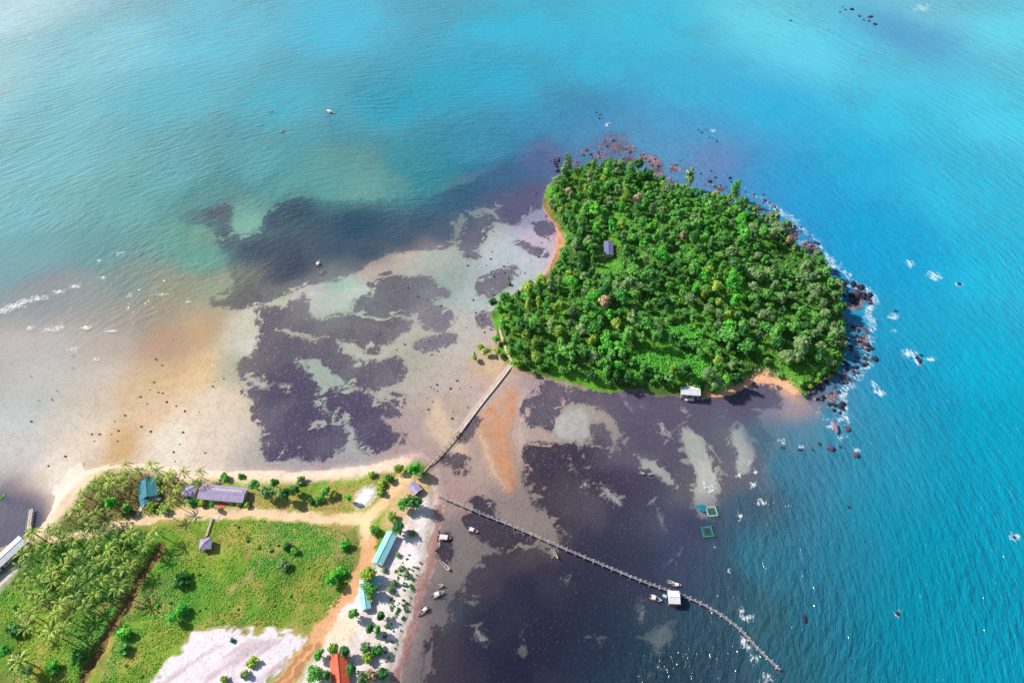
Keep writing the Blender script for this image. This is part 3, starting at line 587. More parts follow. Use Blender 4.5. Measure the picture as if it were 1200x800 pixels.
# ------------------------------------------------------------------ water
WXa, WYa = axis(-300, 300, 2.0, 9000), axis(48, 560, 2.0, 9000)
WX, WY = np.meshgrid(WXa, WYa); Q = np.stack([WX.ravel(), WY.ravel()], 1)
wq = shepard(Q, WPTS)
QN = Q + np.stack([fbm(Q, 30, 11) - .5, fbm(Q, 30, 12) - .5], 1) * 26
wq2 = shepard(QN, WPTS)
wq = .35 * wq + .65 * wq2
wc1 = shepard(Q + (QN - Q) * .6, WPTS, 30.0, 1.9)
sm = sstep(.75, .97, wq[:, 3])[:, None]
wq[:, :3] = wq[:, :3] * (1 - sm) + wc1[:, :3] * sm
op = np.clip(wq[:, 3], 0, 1); 
foam = np.zeros(len(Q))
FOAM = [(1094, 323, 9, 5), (1066, 309, 5, 4), (1124, 333, 5, 2), (1047, 371, 7, 4), (1066, 414, 10, 5), (1076, 424, 7, 4), (1091, 421, 6, 3), (1031, 459, 7, 6), (1024, 450, 3, 4), (1026, 350, 3, 8), (1020, 360, 6, 3), (876, 724, 8, 4), (869, 718, 2, 7), (872, 752, 4, 9), (876, 760, 6, 4), (884, 772, 5, 5), (898, 794, 7, 5), (1188, 629, 8, 4), (1051, 719, 5, 3), (866, 556, 4, 4), (876, 543, 1.6, 8), (886, 553, 3, 3), (882, 568, 5, 4), (868, 604, 4, 4), (892, 588, 6, 4), (712, 146, 3.5, 2.5), (836, 153, 3, 2), (18, 358, 16, 3), (4, 364, 12, 3), (45, 349, 12, 3), (68, 342, 9, 2.5), (88, 335, 8, 2.5), (30, 352, 10, 2.5), (60, 386, 14, 2), (100, 384, 10, 2), (130, 388, 8, 1.6), (190, 345, 8, 1.5), (116, 306, 4, 2), (140, 297, 5, 2), (120, 325, 5, 2), (152, 346, 4, 2), (220, 353, 3, 2), (35, 384, 6, 2), (70, 383, 6, 2), (86, 409, 8, 2), (112, 420, 5, 2), (1084, 12, 8, 4), (42, 45, 5, 2), (940, 523, 4, 2), (917, 517, 5, 3), (986, 513, 6, 3), (1004, 527, 3, 5), (985, 525, 4, 2), (832, 573, 2, 5), (826, 567, 2, 5), (837, 572, 1.5, 6), (998, 335, 8, 2), (1008, 398, 4, 5), (1014, 408, 4, 4), (960, 300, 6, 2), (976, 312, 7, 2), (926, 266, 6, 2), (940, 284, 5, 2), (905, 243, 5, 2), (1048, 388, 3, 2), (972, 500, 3, 2), (854, 670, 2, 3), (837, 640, 2, 3)]
for fx, fy, rx, ry in FOAM:
    if rx <= 0: continue
    c = unp(fx, fy); ex = (unp(fx + rx, fy) - c).length; ey = (unp(fx, fy - ry) - c).length
    d = np.sqrt(((Q[:, 0] - c.x) / (ex + .4)) ** 2 + ((Q[:, 1] - c.y) / (ey + .4)) ** 2)
    foam = np.maximum(foam, np.clip(1.12 - d * .8, 0, 1))
shq = sdf(Q + np.stack([fbm(Q, 6, 301) - .5, fbm(Q, 6, 302) - .5], 1) * 8, SHELF, 20)
eastside = sstep(unp(880, 300).x - 10, unp(900, 300).x + 20, Q[:, 0])
foam = np.maximum(foam, .62 * eastside * sstep(-5, -.5, shq) * sstep(4, 0, shq) * (.5 + fbm(Q, 9, 303)))
qi = np.arange(len(Q)).reshape(len(WYa), len(WXa))
qf = np.stack([qi[:-1, :-1], qi[:-1, 1:], qi[1:, 1:], qi[1:, :-1]], -1).reshape(-1, 4)
wme = mesh_np('sea', np.column_stack([Q, np.zeros(len(Q))]), qf, None, True)
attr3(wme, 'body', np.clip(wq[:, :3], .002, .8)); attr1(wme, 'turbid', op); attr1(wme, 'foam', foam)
CALM = poly([(-90, 420), (60, 415), (160, 400), (230, 365), (290, 352), (345, 338), (440, 298), (530, 280), (590, 235), (640, 200), (700, 210), (980, 430), (950, 500), (900, 505), (860, 570), (810, 680), (720, 760), (600, 900), (-100, 1000)], 0, 1)
attr1(wme, 'chop', .05 + .95 * sstep(14, -22, sdf(Q, CALM, 60)) * (1 - .72 * sstep(unp(200, 320).x, unp(60, 320).x, Q[:, 0]) * sstep(unp(0, 235).y, unp(0, 300).y, Q[:, 1])) * sstep(-40, 40, Q[:, 1] - unp(0, 470).y + 0 * Q[:, 0] + 400 * (Q[:, 0] > -60)))
attr1(wme, 'bend', (fbm(Q, 90, 31, 2) - .5) * 26); attr1(wme, 'gust', fbm(Q, 45, 33, 3))
m, nt, b = new_mat('sea_water'); nt.nodes.remove(b)
out = nt.nodes['Material Output']
tcn = node(nt, 'ShaderNodeTexCoord').outputs['Object']
WC = unp(380, 640)
vs = node(nt, 'ShaderNodeVectorMath', operation='SUBTRACT'); nt.links.new(tcn, vs.inputs[0]); vs.inputs[1].default_value = (WC.x, WC.y, 0)
sx = node(nt, 'ShaderNodeSeparateXYZ'); nt.links.new(vs.outputs[0], sx.inputs[0])
ln_ = node(nt, 'ShaderNodeVectorMath', operation='LENGTH'); nt.links.new(vs.outputs[0], ln_.inputs[0])
rad = math_n(nt, 'ADD', ln_.outputs['Value'], attr_n(nt, 'bend').outputs['Fac'])
gust = attr_n(nt, 'gust').outputs['Fac']
tan = math_n(nt, 'MULTIPLY', math_n(nt, 'ARCTAN2', sx.outputs[1], sx.outputs[0]), 330.0)
def crest(l_r, l_t, det, seed):
    c = node(nt, 'ShaderNodeCombineXYZ')
    nt.links.new(math_n(nt, 'MULTIPLY', rad, 1 / l_r), c.inputs[0]); nt.links.new(math_n(nt, 'MULTIPLY', tan, 1 / l_t), c.inputs[1]); c.inputs[2].default_value = seed
    return noise_n(nt, 1.0, det, .62, c.outputs[0], dist=.12)
w1 = crest(3.2, 12.0, 3.0, 0.0)
tb, fo, bd = attr_n(nt, 'turbid'), attr_n(nt, 'foam'), attr_n(nt, 'body')
hsum = w1
amp = math_n(nt, 'MULTIPLY', attr_n(nt, 'chop').outputs['Fac'], mapr(nt, gust, .3, .7, .7, 1.15))
bp = node(nt, 'ShaderNodeBump'); bp.inputs['Strength'].default_value = 1.0; bp.inputs['Distance'].default_value = 1.55
nt.links.new(math_n(nt, 'MULTIPLY', hsum, amp), bp.inputs['Height'])
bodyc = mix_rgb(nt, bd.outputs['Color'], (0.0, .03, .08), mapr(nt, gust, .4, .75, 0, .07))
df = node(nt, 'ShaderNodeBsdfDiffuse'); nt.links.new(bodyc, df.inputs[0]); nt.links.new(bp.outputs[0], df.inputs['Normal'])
tr = node(nt, 'ShaderNodeBsdfTransparent'); tr.inputs[0].default_value = (.93, .97, .98, 1)
mx = node(nt, 'ShaderNodeMixShader'); nt.links.new(tb.outputs['Fac'], mx.inputs[0]); nt.links.new(tr.outputs[0], mx.inputs[1]); nt.links.new(df.outputs[0], mx.inputs[2])
gl = node(nt, 'ShaderNodeBsdfGlossy'); gl.inputs['Roughness'].default_value = .11; nt.links.new(bp.outputs[0], gl.inputs['Normal'])
gi = node(nt, 'ShaderNodeNewGeometry')
dt = node(nt, 'ShaderNodeVectorMath', operation='DOT_PRODUCT'); nt.links.new(gi.outputs['Incoming'], dt.inputs[0]); nt.links.new(bp.outputs[0], dt.inputs[1])
fres = math_n(nt, 'MULTIPLY_ADD', math_n(nt, 'POWER', math_n(nt, 'SUBTRACT', 1.0, math_n(nt, 'ABSOLUTE', dt.outputs['Value']), clamp=True), 5.0), .98, .02)
m2 = node(nt, 'ShaderNodeMixShader'); nt.links.new(fres, m2.inputs[0]); nt.links.new(mx.outputs[0], m2.inputs[1]); nt.links.new(gl.outputs[0], m2.inputs[2])
fd = node(nt, 'ShaderNodeBsdfDiffuse'); fd.inputs[0].default_value = (.82, .84, .86, 1)
fn = crest(1.0, 3.2, 3.0, 5.0)
ff = mapr(nt, math_n(nt, 'ADD', fo.outputs['Fac'], mapr(nt, fn, .3, .7, -.9, .2)), .12, .75, 0, .85)
wc_ = math_n(nt, 'MULTIPLY', mapr(nt, w1, .7, .88, 0, .16), mapr(nt, gust, .45, .65))
wc_ = math_n(nt, 'MULTIPLY', wc_, mapr(nt, tb.outputs['Fac'], .4, .9))
ffs = math_n(nt, 'MAXIMUM', ff, wc_)
m3 = node(nt, 'ShaderNodeMixShader'); nt.links.new(ffs, m3.inputs[0]); nt.links.new(m2.outputs[0], m3.inputs[1]); nt.links.new(fd.outputs[0], m3.inputs[2])
nt.links.new(m3.outputs[0], out.inputs[0])
wme.materials.append(m)
sea = link('water', wme); tag(sea, 'turquoise sea lying over the bay', kind='structure')

# ------------------------------------------------------------------ foliage shapes
def leaf_cloud(rng, centers, radii, n, size, squash=.8, up=.25):
    """n folded leaf clumps spread over lobes; returns verts, quads"""
    w = radii ** 2; w = w / w.sum()
    li = rng.choice(len(centers), n, p=w)
    d = rng.normal(size=(n, 3)); d[:, 2] += up; d /= np.linalg.norm(d, axis=1)[:, None]
    rr = radii[li] * rng.uniform(.55, 1.22, n)
    c = centers[li] + d * rr[:, None] * np.array([1, 1, squash])
    nrm = d + np.array([0, 0, .35]) + rng.normal(size=(n, 3)) * .45; nrm /= np.linalg.norm(nrm, axis=1)[:, None]
    t = np.cross(nrm, rng.normal(size=(n, 3))); t /= np.linalg.norm(t, axis=1)[:, None]
    bb = np.cross(nrm, t)
    sz = size * rng.uniform(.6, 1.35, n)[:, None]
    asp = rng.uniform(.5, .9, n)[:, None]
    V = np.stack([c - t * sz, c - bb * sz * asp - nrm * sz * .25, c + t * sz, c + bb * sz * asp - nrm * sz * .25], 1).reshape(-1, 3)
    return V, np.arange(4 * n).reshape(n, 4)
def crown_round(seed, r=3.4, h=4.2, base=3.0, n=420, size=.62, lobes=9):
    rng = np.random.default_rng(seed)
    ang = rng.uniform(0, 2 * math.pi, lobes); q = np.sqrt(rng.uniform(.05, 1, lobes)) * r * .62
    cz = base + h * (.25 + .6 * rng.uniform(0, 1, lobes)) * (1 - .45 * (q / r) ** 2)
    C = np.stack([q * np.cos(ang), q * np.sin(ang), cz], 1)
    C = np.vstack([C, [[0, 0, base + h * .75]], [[0, 0, base + h * .35]]]); rad = np.append(rng.uniform(.2, .5, lobes) * r, [.42 * r, .55 * r])
    return leaf_cloud(rng, C, rad, n, size)
def crown_tall(seed, r=2.0, h=11.0, base=2.0, n=420, size=.5):
    rng = np.random.default_rng(seed); k = 13
    t = np.linspace(0, 1, k); prof = r * np.sin(np.pi * (t * .82 + .14)) ** .8
    ang = rng.uniform(0, 6.28, k)
    C = np.stack([np.cos(ang) * prof * .45, np.sin(ang) * prof * .45, base + t * h], 1)
    return leaf_cloud(rng, C, np.maximum(prof * .62, .35), n, size, 1.1, .1)
def trunk_mesh(name, h, r, lean=0.2, limbs=4, seed=0, mat='bark'):
    rng = random.Random(seed); mb = MB()
    top = Vector((rng.uniform(-lean, lean), rng.uniform(-lean, lean), h))
    mb.tube([(0, 0, -.8), top * .5, top], [r, r * .75, r * .4], 5)
    for _ in range(limbs):
        a = rng.uniform(0, 6.28); s = top * rng.uniform(.45, .8)
        mb.tube([s, s + Vector((math.cos(a) * h * .3, math.sin(a) * h * .3, h * .3))], [r * .45, r * .15], 4)
    return mb.mesh(name, M[mat])
def tree_kind(name, crown, trunk, mats):
    """mesh data for a kind: list of crown meshes x foliage tones"""
    return dict(name=name, crown={mk: [mesh_np('crown', V, Fq, M[mk]) for V, Fq in crown] for mk in mats}, raw=crown, trunk=trunk)
ALLT = ['leaf_dark', 'leaf_mid', 'leaf_yellow', 'leaf_bright', 'leaf_grey', 'leaf_dry']
K_BROAD = tree_kind('broadleaf_tree', [crown_round(100 + i, (2.3, 3.3, 2.6, 3.7, 2.0, 2.8)[i], (6.2, 3.6, 5.4, 3.8, 7.0, 4.6)[i], (1.6, 2.6, 1.8, 2.8, 1.4, 2.2)[i], 640, .5, (8, 9, 10, 13, 8, 11)[i]) for i in range(6)],
                    [trunk_mesh('trunk', 4.6, .26, .4, 5, i) for i in range(3)], ALLT)
K_TALL = tree_kind('casuarina_tree', [crown_tall(200 + i, 2.1 + .3 * i, 9.5 + i, 1.6, 620) for i in range(4)],
                   [trunk_mesh('trunk', 9.5, .22, .3, 5, 20 + i) for i in range(2)], ['leaf_grey', 'leaf_yellow', 'leaf_mid', 'leaf_dark'])
K_BUSH = tree_kind('shrub', [crown_round(300 + i, 1.7, 1.6, .1, 170, .42, 6) for i in range(4)], None, ALLT)
K_POT = tree_kind('seedling', [crown_round(350 + i, .62, .8, .0, 34, .26, 3) for i in range(3)], None, ['leaf_dark', 'leaf_mid', 'leaf_yellow'])
rnd = random.Random(7)
def plant(kind, p, mk, scale, label, group, cat=None, squash=1.0):
    cr = kind['crown'].get(mk) or list(kind['crown'].values())[0]
    nm = kind['name']
    if kind['trunk']:
        o = thing(nm, label, cat or 'tree', p, rnd.uniform(0, 6.28), group); o.scale = (scale * rnd.uniform(.78, 1.2), scale * rnd.uniform(.78, 1.2), scale * squash)
        link('trunk', rnd.choice(kind['trunk']), o); link('crown', rnd.choice(cr), o)
    else:
        o = link(nm, rnd.choice(cr)); o.location = p; o.rotation_euler = (0, 0, rnd.uniform(0, 6.28)); o.scale = (scale, scale, scale * squash)
        tag(o, label, cat or 'shrub', group)
    return o

# ------------------------------------------------------------------ trees of the island
roof_spot = unp(714, 285, 14)
def in_poly(p, pg): return sdf(np.array([[p[0], p[1]]]), pg, 40)[0]
CLEAR = [poly(c, 8, 1) for c in ([(735, 412), (765, 405), (800, 414), (838, 428), (832, 440), (790, 430), (750, 424)], [(772, 384), (822, 384), (816, 396), (776, 398)],
         [(858, 428), (878, 414), (905, 430), (952, 426), (962, 440), (935, 452), (905, 442), (880, 436)], [(888, 285), (915, 288), (946, 303), (932, 318), (893, 312)])]
TONE = {'leaf_dark': 'dark green', 'leaf_mid': 'mid green', 'leaf_yellow': 'yellow green', 'leaf_bright': 'bright lime green', 'leaf_grey': 'pale grey green', 'leaf_dry': 'brown half dry'}
def region(px, py):
    if py < 232: return 'along the rocky northern shore'
    if px < 668 and py < 345: return 'on the cliff edge by the western cove'
    if px < 640: return 'on the western point above the footpath'
    if abs(px - 714) < 34 and abs(py - 285) < 36: return 'close around the slate roof'
    if px > 900 and py < 330: return 'on the north-eastern slope above the boulders'
    if px > 880: return 'on the eastern end behind the black headland'
    if py > 412: return 'in the fringe along the southern bank'
    if py < 300: return 'in the northern half of the canopy'
    if px < 760: return 'in the south-western part of the canopy'
    return 'in the middle of the canopy'
SIZE = lambda q: 'large' if q > 1.3 else ('middling' if q > 1.0 else 'small')
rng = np.random.default_rng(11)
lo, hi = ISLAND.min(0), ISLAND.max(0)
cand = rng.uniform(lo, hi, (9000, 2)); sd = sdf(cand, ISLAND, 60)
clr = np.max([sdf(cand, c, 30) for c in CLEAR], axis=0)
dn = fbm(cand, 26, 140)
spots = []; cell = {}
def free(x, y, r):
    i, j = int(x // 8), int(y // 8)
    for a in (-1, 0, 1):
        for b_ in (-1, 0, 1):
            for (u, v, q) in cell.get((i + a, j + b_), ()):
                if (u - x) ** 2 + (v - y) ** 2 < ((r + q) * .5) ** 2: return False
    cell.setdefault((i, j), []).append((x, y, r)); return True
for (x, y), s_, c_, d_ in zip(cand, sd, clr, dn):
    if s_ < .1 or c_ > (-1.2 if s_ > 0 else 0): continue
    dx, dy = x - roof_spot.x, y - roof_spot.y
    if (dx / 6.5) ** 2 + (dy / 10) ** 2 < 1 or (abs(dx) < 6 and -20 < dy < 0): continue
    sc = (.74 + .8 * d_) * rng.uniform(.65, 1.4) * (.8 if s_ < 5 else 1)
    if free(x, y, 4.3 * sc): spots.append((x, y, sc, s_))
spots.sort(key=lambda t: -t[2])
tn = fbm(np.array([[a, b_] for a, b_, _, _ in spots]), 20, 150)
island_stuff_V, island_stuff_F, nstuff = [], [], 0
n_broad = n_tall = 0
for (x, y, sc, s_), tv in zip(spots, tn):
    zg = ground(x, y); px, py = proj(x, y, zg + 4)
    west = px < 668; east = px > 880
    u = rnd.random()
    if py < 240 or west: mk = ['leaf_grey', 'leaf_yellow', 'leaf_dark', 'leaf_mid', 'leaf_mid'][min(4, int(u * 5))]
    elif east: mk = ['leaf_grey', 'leaf_dark', 'leaf_mid', 'leaf_grey'][min(3, int(u * 4))]
    elif tv > .56: mk = ['leaf_yellow', 'leaf_mid', 'leaf_bright', 'leaf_grey'][min(3, int(u * 4))]
    elif tv < .4: mk = ['leaf_dark', 'leaf_mid', 'leaf_grey', 'leaf_dark'][min(3, int(u * 4))]
    else: mk = ['leaf_mid', 'leaf_dark', 'leaf_bright', 'leaf_mid', 'leaf_grey', 'leaf_mid'][min(5, int(u * 6))]
    if rnd.random() < .008: mk = 'leaf_dry'
    tall_p = .5 if (py < 215 or (west and py > 330)) else (.22 if s_ < 14 else .1)
    reg = region(px, py)
    if rnd.random() < tall_p and n_tall < 150 and mk in K_TALL['crown']:
        plant(K_TALL, (x, y, zg), mk, sc * .85 * rnd.uniform(.65, 1.0), f'{TONE[mk]} casuarina {reg}'.replace('canopy', 'island canopy'), f'{TONE[mk]} casuarinas {reg}'); n_tall += 1
    elif n_broad < 290:
        plant(K_BROAD, (x, y, zg), mk, sc, f'{SIZE(sc)} {TONE[mk]} tree {reg}'.replace('canopy', 'island canopy'), f'{SIZE(sc)} {TONE[mk]} trees {reg}', squash=rnd.uniform(.85, 1.25)); n_broad += 1
    else:
        V, Fq = rnd.choice(K_BROAD['raw']); a = rnd.uniform(0, 6.28); ca, sa = math.cos(a), math.sin(a)
        sel = np.repeat(rng.random(len(Fq)) < .75, 4)
        V = (V[sel] * sc) @ np.array([[ca, sa, 0], [-sa, ca, 0], [0, 0, 1]]) + np.array([x, y, zg])
        island_stuff_V.append(V); nstuff += 1
if island_stuff_V:
    V = np.vstack(island_stuff_V)
    o = link('forest_canopy', mesh_np('forest_canopy', V, np.arange(len(V)).reshape(-1, 4), M['leaf_mid']))
    tag(o, 'smaller green trees filling the canopy between the larger island trees', 'forest', kind='stuff')
def ground_leaves(name, label, pts, size, mats, cat, h=.5):
    """low plants nobody could count: many leaf faces close to the ground"""
    n = len(pts); zz = np.array([ground(a, b_) for a, b_ in pts])
    c = np.column_stack([pts, zz + rng.uniform(.02, h, n)])
    nrm = rng.normal(size=(n, 3)) * .55 + np.array([0, 0, 1]); nrm /= np.linalg.norm(nrm, axis=1)[:, None]
    t = np.cross(nrm, rng.normal(size=(n, 3))); t /= np.linalg.norm(t, axis=1)[:, None]; bb = np.cross(nrm, t)
    sz = size * rng.uniform(.5, 1.4, n)[:, None]
    V = np.stack([c - t * sz, c - bb * sz * .6, c + t * sz, c + bb * sz * .6], 1).reshape(-1, 3)
    o = link(name, mesh_np(name, V, np.arange(4 * n).reshape(n, 4), M[mats]))
    return tag(o, label, cat, kind='stuff')
cu = rng.uniform(lo, hi, (60000, 2)); su = sdf(cu, ISLAND, 20); cu = cu[su > .9][:36000]
ground_leaves('undergrowth', 'low green undergrowth and vines covering the island ground', cu, .5, 'leaf_mid', 'undergrowth', .8)
for_clear = np.vstack([c_.min(0) + (c_.max(0) - c_.min(0)) * rng.random((5000, 2)) for c_ in CLEAR]); for_clear = for_clear[np.max([sdf(for_clear, c_, 8) for c_ in CLEAR], axis=0) > -2.5]
ground_leaves('clearing_grass', 'bright lime grass in the open strips of the island', for_clear[:9000], .5, 'leaf_bright', 'grass', 1.1)
# shrubs on the bank, in the clearings and along the cliff
for k in range(150):
    if k < 105:
        i = rnd.randrange(len(ISLAND)); a, b_ = ISLAND[i], ISLAND[(i + 1) % len(ISLAND)]; t = rnd.random(); p = a + (b_ - a) * t
        cen = ISLAND.mean(0); p = p + (cen - p) / np.linalg.norm(cen - p) * rnd.uniform(.8, 5.0)
    else:
        c = CLEAR[k % 4]; p = c.min(0) + (c.max(0) - c.min(0)) * np.array([rnd.random(), rnd.random()])
    s_ = in_poly(p, ISLAND)
    if s_ < .3: continue
    zg = ground(*p); px, py = proj(p[0], p[1], zg)
    south = py > 420
    mk = rnd.choice(['leaf_mid', 'leaf_dark', 'leaf_mid', 'leaf_bright'] if south or k >= 105 else ['leaf_yellow', 'leaf_grey', 'leaf_mid', 'leaf_yellow'])
    where = 'in a grassy clearing on the island' if k >= 105 else ('at the foot of the southern bank' if south else ('on the red western bank of the island' if px < 700 else 'at the rocky edge of the island'))
    plant(K_BUSH, (p[0], p[1], zg), mk, rnd.uniform(.7, 1.5), f'low {TONE[mk]} shrub {where}', f'{TONE[mk]} shrubs {where}')
# single trees that stand out
def lone(px, py, kind, mk, sc, label, up=3.0, squash=1.0, group=None):
    p = on_ground(px, py, up * sc); return plant(kind, p, mk, sc, label, group, squash=squash)
lone(577, 352, K_BUSH, 'leaf_dark', 1.7, 'round dark bush at the tip of the western point', 1)
lone(597, 333, K_BUSH, 'leaf_dark', 1.0, 'single dark bush out on the pale western flat', .8)
lone(556, 418, K_BROAD, 'leaf_yellow', .72, 'leftmost yellow green tree on the beach by the causeway', 4)
lone(570, 411, K_BROAD, 'leaf_yellow', .8, 'second tree from the left on the beach by the causeway', 4)
lone(581, 398, K_BROAD, 'leaf_mid', .85, 'mid green tree between the shore path and the western beach', 4)
lone(583, 412, K_BROAD, 'leaf_yellow', .85, 'yellow green tree left of the shore path near the causeway', 4)
lone(590, 385, K_BROAD, 'leaf_mid', .9, 'mid green tree over the upper end of the shore path', 4)
lone(562, 405, K_BUSH, 'leaf_yellow', 1.5, 'wide bush behind the trees on the beach by the causeway', 1)
lone(606, 425, K_BROAD, 'leaf_yellow', .8, 'yellow green tree beside the island end of the causeway', 4)
lone(626, 436, K_BROAD, 'leaf_grey', .55, 'small pale tree standing on the mud below the south bank', 4)
lone(808, 207, K_TALL, 'leaf_grey', 1.5, 'tall slim casuarina alone above the northern rocks', 7)
lone(664, 195, K_TALL, 'leaf_grey', 1.5, 'tall pale casuarina at the north-western corner of the island', 7)
lone(862, 222, K_TALL, 'leaf_mid', 1.35, 'bright bushy casuarina at the north-eastern shore', 7)
lone(840, 228, K_BROAD, 'leaf_dry', .8, 'dry brown tree on the northern shore', 4)
lone(908, 252, K_BROAD, 'leaf_grey', 1.7, 'leftmost of three large olive trees on the north-eastern shore', 5)
lone(921, 266, K_BROAD, 'leaf_grey', 2.0, 'largest of three large olive trees on the north-eastern shore', 5)
lone(906, 272, K_BROAD, 'leaf_grey', 1.5, 'lowest of three large olive trees on the north-eastern shore', 5)
lone(690, 280, K_BROAD, 'leaf_grey', 1.5, 'wide pale tree left of the slate roof', 5)
lone(733, 293, K_BROAD, 'leaf_yellow', 1.0, 'bright yellow tree right of the slate roof', 5)
lone(958, 446, K_BUSH, 'leaf_yellow', 1.4, 'olive bush among the south-eastern boulders', 1)
lone(944, 462, K_BUSH, 'leaf_dark', 1.3, 'dark bush at the south-eastern tip of the island', 1)
lone(950, 452, K_BUSH, 'leaf_yellow', 1.2, 'yellowish bush between rocks at the south-eastern tip', 1)

# ------------------------------------------------------------------ coconut palms
def palm_crown(seed, n=17, L=3.6):
    rg = random.Random(seed); V, Fq = [], []
    for k in range(n):
        a = 6.283 * k / n + rg.uniform(-.2, .2); el = rg.uniform(-.05, .95); l = L * rg.uniform(.8, 1.12)
        dx, dy = math.cos(a), math.sin(a); pts = []; x = zz = 0.0; e = el
        for s in range(7):
            pts.append((x, zz)); st = l / 6; x += math.cos(e) * st; zz += math.sin(e) * st; e -= .34
        w = [.06, .24, .38, .42, .36, .24, .04]
        for s in range(6):
            for sg_ in (-1, 1):
                # each side of a segment is a drooping comb of leaflets: one kite-shaped blade
                (x0, z0), (x1, z1) = pts[s], pts[s + 1]
                wa, wb = w[s] * sg_, w[s + 1] * sg_
                q = [(x0, 0, z0), (x1, 0, z1), (x1 + .12, wb, z1 - abs(wb) * .45), ((x0 + x1) / 2 + .1, (wa + wb) * .42, (z0 + z1) / 2 - .12)]
                b0 = len(V)
                V += [(p[0] * dx - p[1] * dy, p[0] * dy + p[1] * dx, p[2]) for p in q]
                Fq.append((b0, b0 + 1, b0 + 2, b0 + 3))
    return mesh_np('crown', V, Fq, M['palm'])
P_CR = [palm_crown(i, 11 + i, 4.2 + .25 * i) for i in range(4)]
def palm_trunk(seed):
    rg = random.Random(seed); bx, by = rg.uniform(-.9, .9), rg.uniform(-.9, .9)
    pts = [(bx * t * t, by * t * t, -.6 + 8.6 * t) for t in (0, .2, .4, .6, .8, 1)]
    return MB().tube(pts, [.3, .2, .17, .15, .14, .12], 6).mesh('trunk', M['palm_bark']), (bx, by, 8.0)
P_TR = [palm_trunk(40 + i) for i in range(4)]
nut = MB()
for k in range(5):
    a = k * 1.257; nut.tube([(math.cos(a) * .3, math.sin(a) * .3, -.55), (math.cos(a) * .3, math.sin(a) * .3, -.35), (math.cos(a) * .3, math.sin(a) * .3, -.12)], [.06, .15, .05], 5)
P_NUT = nut.mesh('coconuts', M['leaf_yellow'])
PALMS = [(124, 554), (140, 558), (112, 566), (118, 576), (96, 576), (108, 570), (128, 566), (144, 570), (152, 556), (162, 552), (148, 544), (176, 546), (184, 550), (200, 552), (216, 552), (232, 552), (232, 564), (76, 604), (66, 622), (86, 598), (96, 604), (94, 590), (112, 600), (110, 618), (120, 624), (32, 628), (40, 624), (56, 620), (192, 572), (200, 584), (188, 560), (196, 558), (190, 596), (206, 574), (30, 648), (42, 640), (60, 644), (56, 660), (76, 664), (86, 652), (88, 634), (72, 632), (108, 632), (112, 640), (128, 642), (140, 632), (156, 626), (166, 644), (144, 648), (116, 660), (136, 668), (152, 664), (128, 656), (100, 648), (176, 632), (182, 620),
         (112, 662), (150, 666), (118, 678), (112, 694), (136, 690), (80, 684), (98, 710), (72, 704), (56, 698), (42, 696), (28, 692), (16, 686), (26, 720), (38, 720), (34, 736), (58, 740), (76, 738), (70, 720), (24, 772), (90, 676), (104, 678), (36, 672), (24, 666), (48, 680), (64, 680), (60, 670), (92, 700), (12, 776), (46, 706)]
def palm_label(px, py):
    if px > 155 and py < 580 and px < 215: return 'coconut palm beside the teal roofed house'
    if px >= 215: return 'coconut palm on the beach side of the long lavender roof'
    if py < 612: return 'coconut palm in the beach grove left of the teal roofed house'
    if px < 62 and py < 650: return 'coconut palm between the canal and the dirt road'
    if py < 672: return 'coconut palm in the dense grove south of the dirt road'
    if py < 712: return 'coconut palm in the sparse lower part of the grove'
    return 'coconut palm out in the rough field at the lower left'
for i, (px, py) in enumerate(PALMS):
    s = rnd.uniform(.86, 1.25) if py > 610 or px < 150 else rnd.uniform(.8, 1.0)
    p = on_ground(px, py, 8.0 * s); lb = ('tall ' if s > 1.08 else ('short ' if s < .92 else 'middling ')) + palm_label(px, py)
    o = thing('coconut_palm', lb, 'palm', p, rnd.uniform(0, 6.28), lb.replace('coconut palm', 'coconut palms')); o.scale = (s * 1.05, s * 1.05, s)
    tm, top = rnd.choice(P_TR); link('trunk', tm, o)
    c = link('crown', rnd.choice(P_CR), o); c.location = top; c.rotation_euler = (rnd.uniform(-.15, .15), rnd.uniform(-.15, .15), rnd.uniform(0, 6.28))
    n_ = link('coconuts', P_NUT, o); n_.location = top

